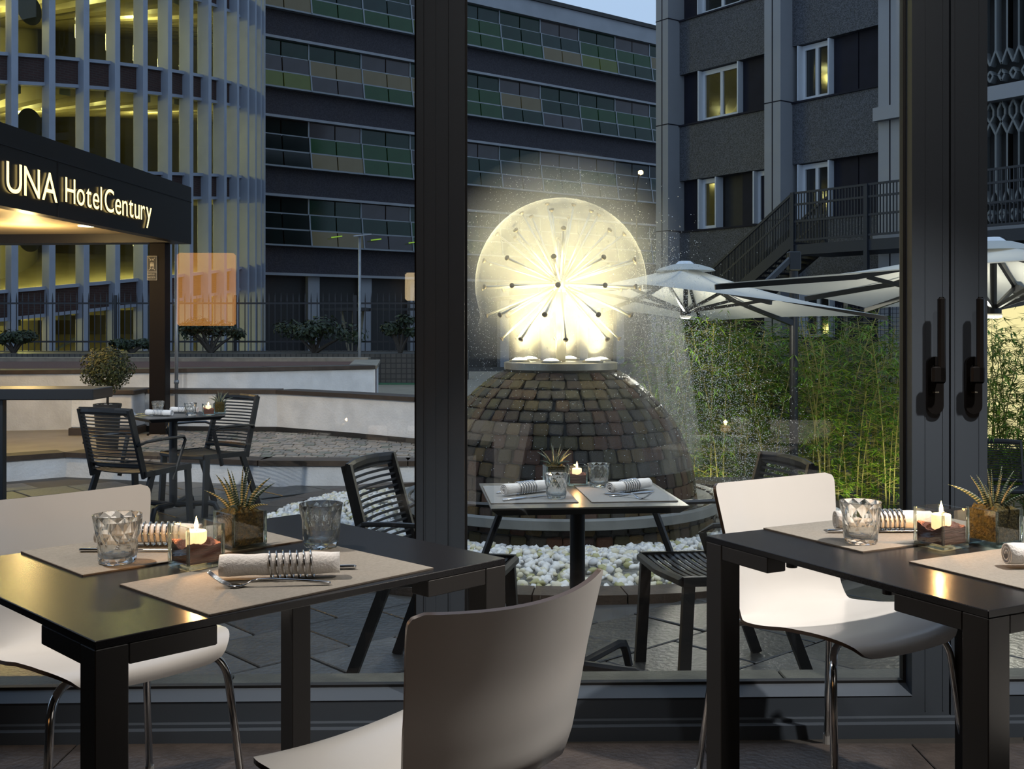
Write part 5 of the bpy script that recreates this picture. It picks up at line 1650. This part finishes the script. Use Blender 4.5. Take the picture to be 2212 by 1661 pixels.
# angle where pixel column 60 meets the wall
def ang(px):
    k = (px - CX) / FPX; d = Vector((k, 1)).normalized(); bq = d.dot(-GC); c = GC.length_squared - GR * GR
    t = -bq - math.sqrt(max(0, bq * bq - c)); p = d * t - GC; return math.atan2(p.y, p.x)
TH60 = ang(60); th_fin = ang(101)
fin = MB().bevbox(-.10, .30, -.085, .085, 0, 19.2, .01).mesh('fin', m_fin)
b = MB(); b.add([], [])
n0, n1 = -7, 18
zs = 0
for i in range(n0, n1):
    a = th_fin + i * dth
    p = Vector((math.cos(a) * GR, math.sin(a) * GR, 0))
    link('fin', fin, gg, (p.x, p.y, 0), (0, 0, a))
    am = a + dth / 2; w = GR * math.sin(dth / 2) * math.cos(dth / 2)
    slope_ = .11
    for k in range(-1, 5):
        zt_b = gz_(am, k) - ZL
        o = empty('bay', (math.cos(am) * GR, math.sin(am) * GR, zt_b), 0) if False else None
        bm2 = MB(); s_ = GR * dth / 2 + .02
        Mx = Matrix.Rotation(am + math.pi / 2, 4, 'Z')
        def sheared(x0, x1, y0, y1, z0, z1):
            q = MB(); q.box(x0, x1, y0, y1, z0, z1)
            return [(v[0], v[1], v[2] + slope_ * v[0]) for v in q.v], q.f
        for nm, args, mm in (('brick_band', (-s_, s_, -.02, .20, -BH, 0), m_brick), ('band_sill', (-s_, s_, -.10, .22, 0, .09), m_fin), ('band_sill', (-s_, s_, -.06, .22, -BH - .09, -BH), m_fin)):
            q = MB(); v, f = sheared(*args); q.add(v, f)
            if (nm, args) not in pane_mes: pane_mes[(nm, args)] = q.mesh(nm, mm)
            link(nm, pane_mes[(nm, args)], gg, (math.cos(am) * GR, math.sin(am) * GR, zt_b), (0, 0, am + math.pi / 2))
        key = 'gpane'
        if key not in pane_mes:
            q = MB(); v, f = sheared(-s_ + .12, s_ - .12, .08, .10, .10, PH - BH - .10); q.add(v, f); pane_mes[key] = q.mesh('pane', m_gpane)
        link('pane', pane_mes[key], gg, (math.cos(am) * GR, math.sin(am) * GR, zt_b), (0, 0, am + math.pi / 2))
# helical decks, core wall, beams
m_core = mat('cream_core_wall', (.26, .245, .16), .8, var=.12, vscale=1)
for k in range(-1, 5):
    b = MB(); v = []; f = []; N_ = 90
    a0 = th_fin + n0 * dth; a1 = th_fin + n1 * dth
    for i in range(N_ + 1):
        a = a0 + (a1 - a0) * i / N_; z = gz_(a, k) - ZL
        for (r, dz) in ((5.0, -.12), (GR - .22, -.12), (GR - .22, -.42), (5.0, -.42)):
            v.append((r * math.cos(a), r * math.sin(a), z + dz))
    for i in range(N_):
        for j in range(4):
            a = i * 4 + j; c = i * 4 + (j + 1) % 4; f.append((a, c, c + 4, a + 4))
    b.add(v, f); b.build('deck', m_deck, gg)
    for i in range(0, 34, 2):
        a = a0 + (a1 - a0) * (i + .5) / 34; z = gz_(a, k) - ZL - .42
        b = MB(); Mr = Matrix.Translation((0, 0, z)) @ Matrix.Rotation(a, 4, 'Z'); b.box(5.0, GR - .3, -.16, .16, -.45, 0, Mr); b.build('beam', m_deck, gg)
b = MB(); b.cyl((0, 0, 0), (0, 0, 19), 5.9, n=60, caps=False); b.build('core_wall', m_core, gg, smooth=True)
b = MB(); b.lathe([(GR - .5, 0), (GR - .5, 19)], 40, (0, 0, 0), 0, th_fin + n1 * dth, th_fin + n0 * dth + 2 * math.pi); b.build('rear_wall', m_core, gg, smooth=True)
b = MB(); b.cyl((0, 0, 19.0), (0, 0, 19.5), GR + .3, n=72); b.build('roof', m_plinth, gg)
m_tube = glow('fluorescent_tube', (1, .93, .50), 26)
tube = MB().box(-.7, .7, -.09, .09, -.06, .06).mesh('tube_lamp', m_tube)
for k in range(-1, 4):
    for i, pxl in enumerate((10, 232, 330, 470)):
        a = ang(pxl) + (.02 if k % 2 else -.03); r = (10.4, 9.6, 11.2, 11.0)[i]
        z = gz_(a, k) + PH - .62
        link('tube_lamp', tube, gg, (r * math.cos(a), r * math.sin(a), z - ZL), (0, 0, a + math.pi / 2 + .5))
        if i in (0, 1, 3):
            light('garage_lamp', 'POINT', (GC.x + (r - .3) * math.cos(a), GC.y + (r - .3) * math.sin(a), z - .35), 225, (1, .84, .32), .25)
m_mirror = mat('black_disc', (.015, .012, .008), .5)
for k in (0, 1, 2):
    a = ang(95); r = GR - .8; z = gz_(a, k) + 1.42
    o = empty('bay', (0, 0, 0), 0) if False else None
    b = MB(); b.cyl((0, 0, 0), (.03, 0, 0), .40, n=28); b.build('traffic_disc', m_mirror, gg, loc=(r * math.cos(a), r * math.sin(a), z - ZL), rot=(0, 0, a + .3))
# sloping pipe rail inside the lowest visible deck
a = ang(135); r = GR - 1.2
b = MB(); z = gz_(a, -1) + 1.1 - ZL
b.tube([(r * math.cos(a), r * math.sin(a), z), (r * math.cos(a + .12), r * math.sin(a + .12), z + .75)], .04, 6); b.build('handrail', m_fin, gg)
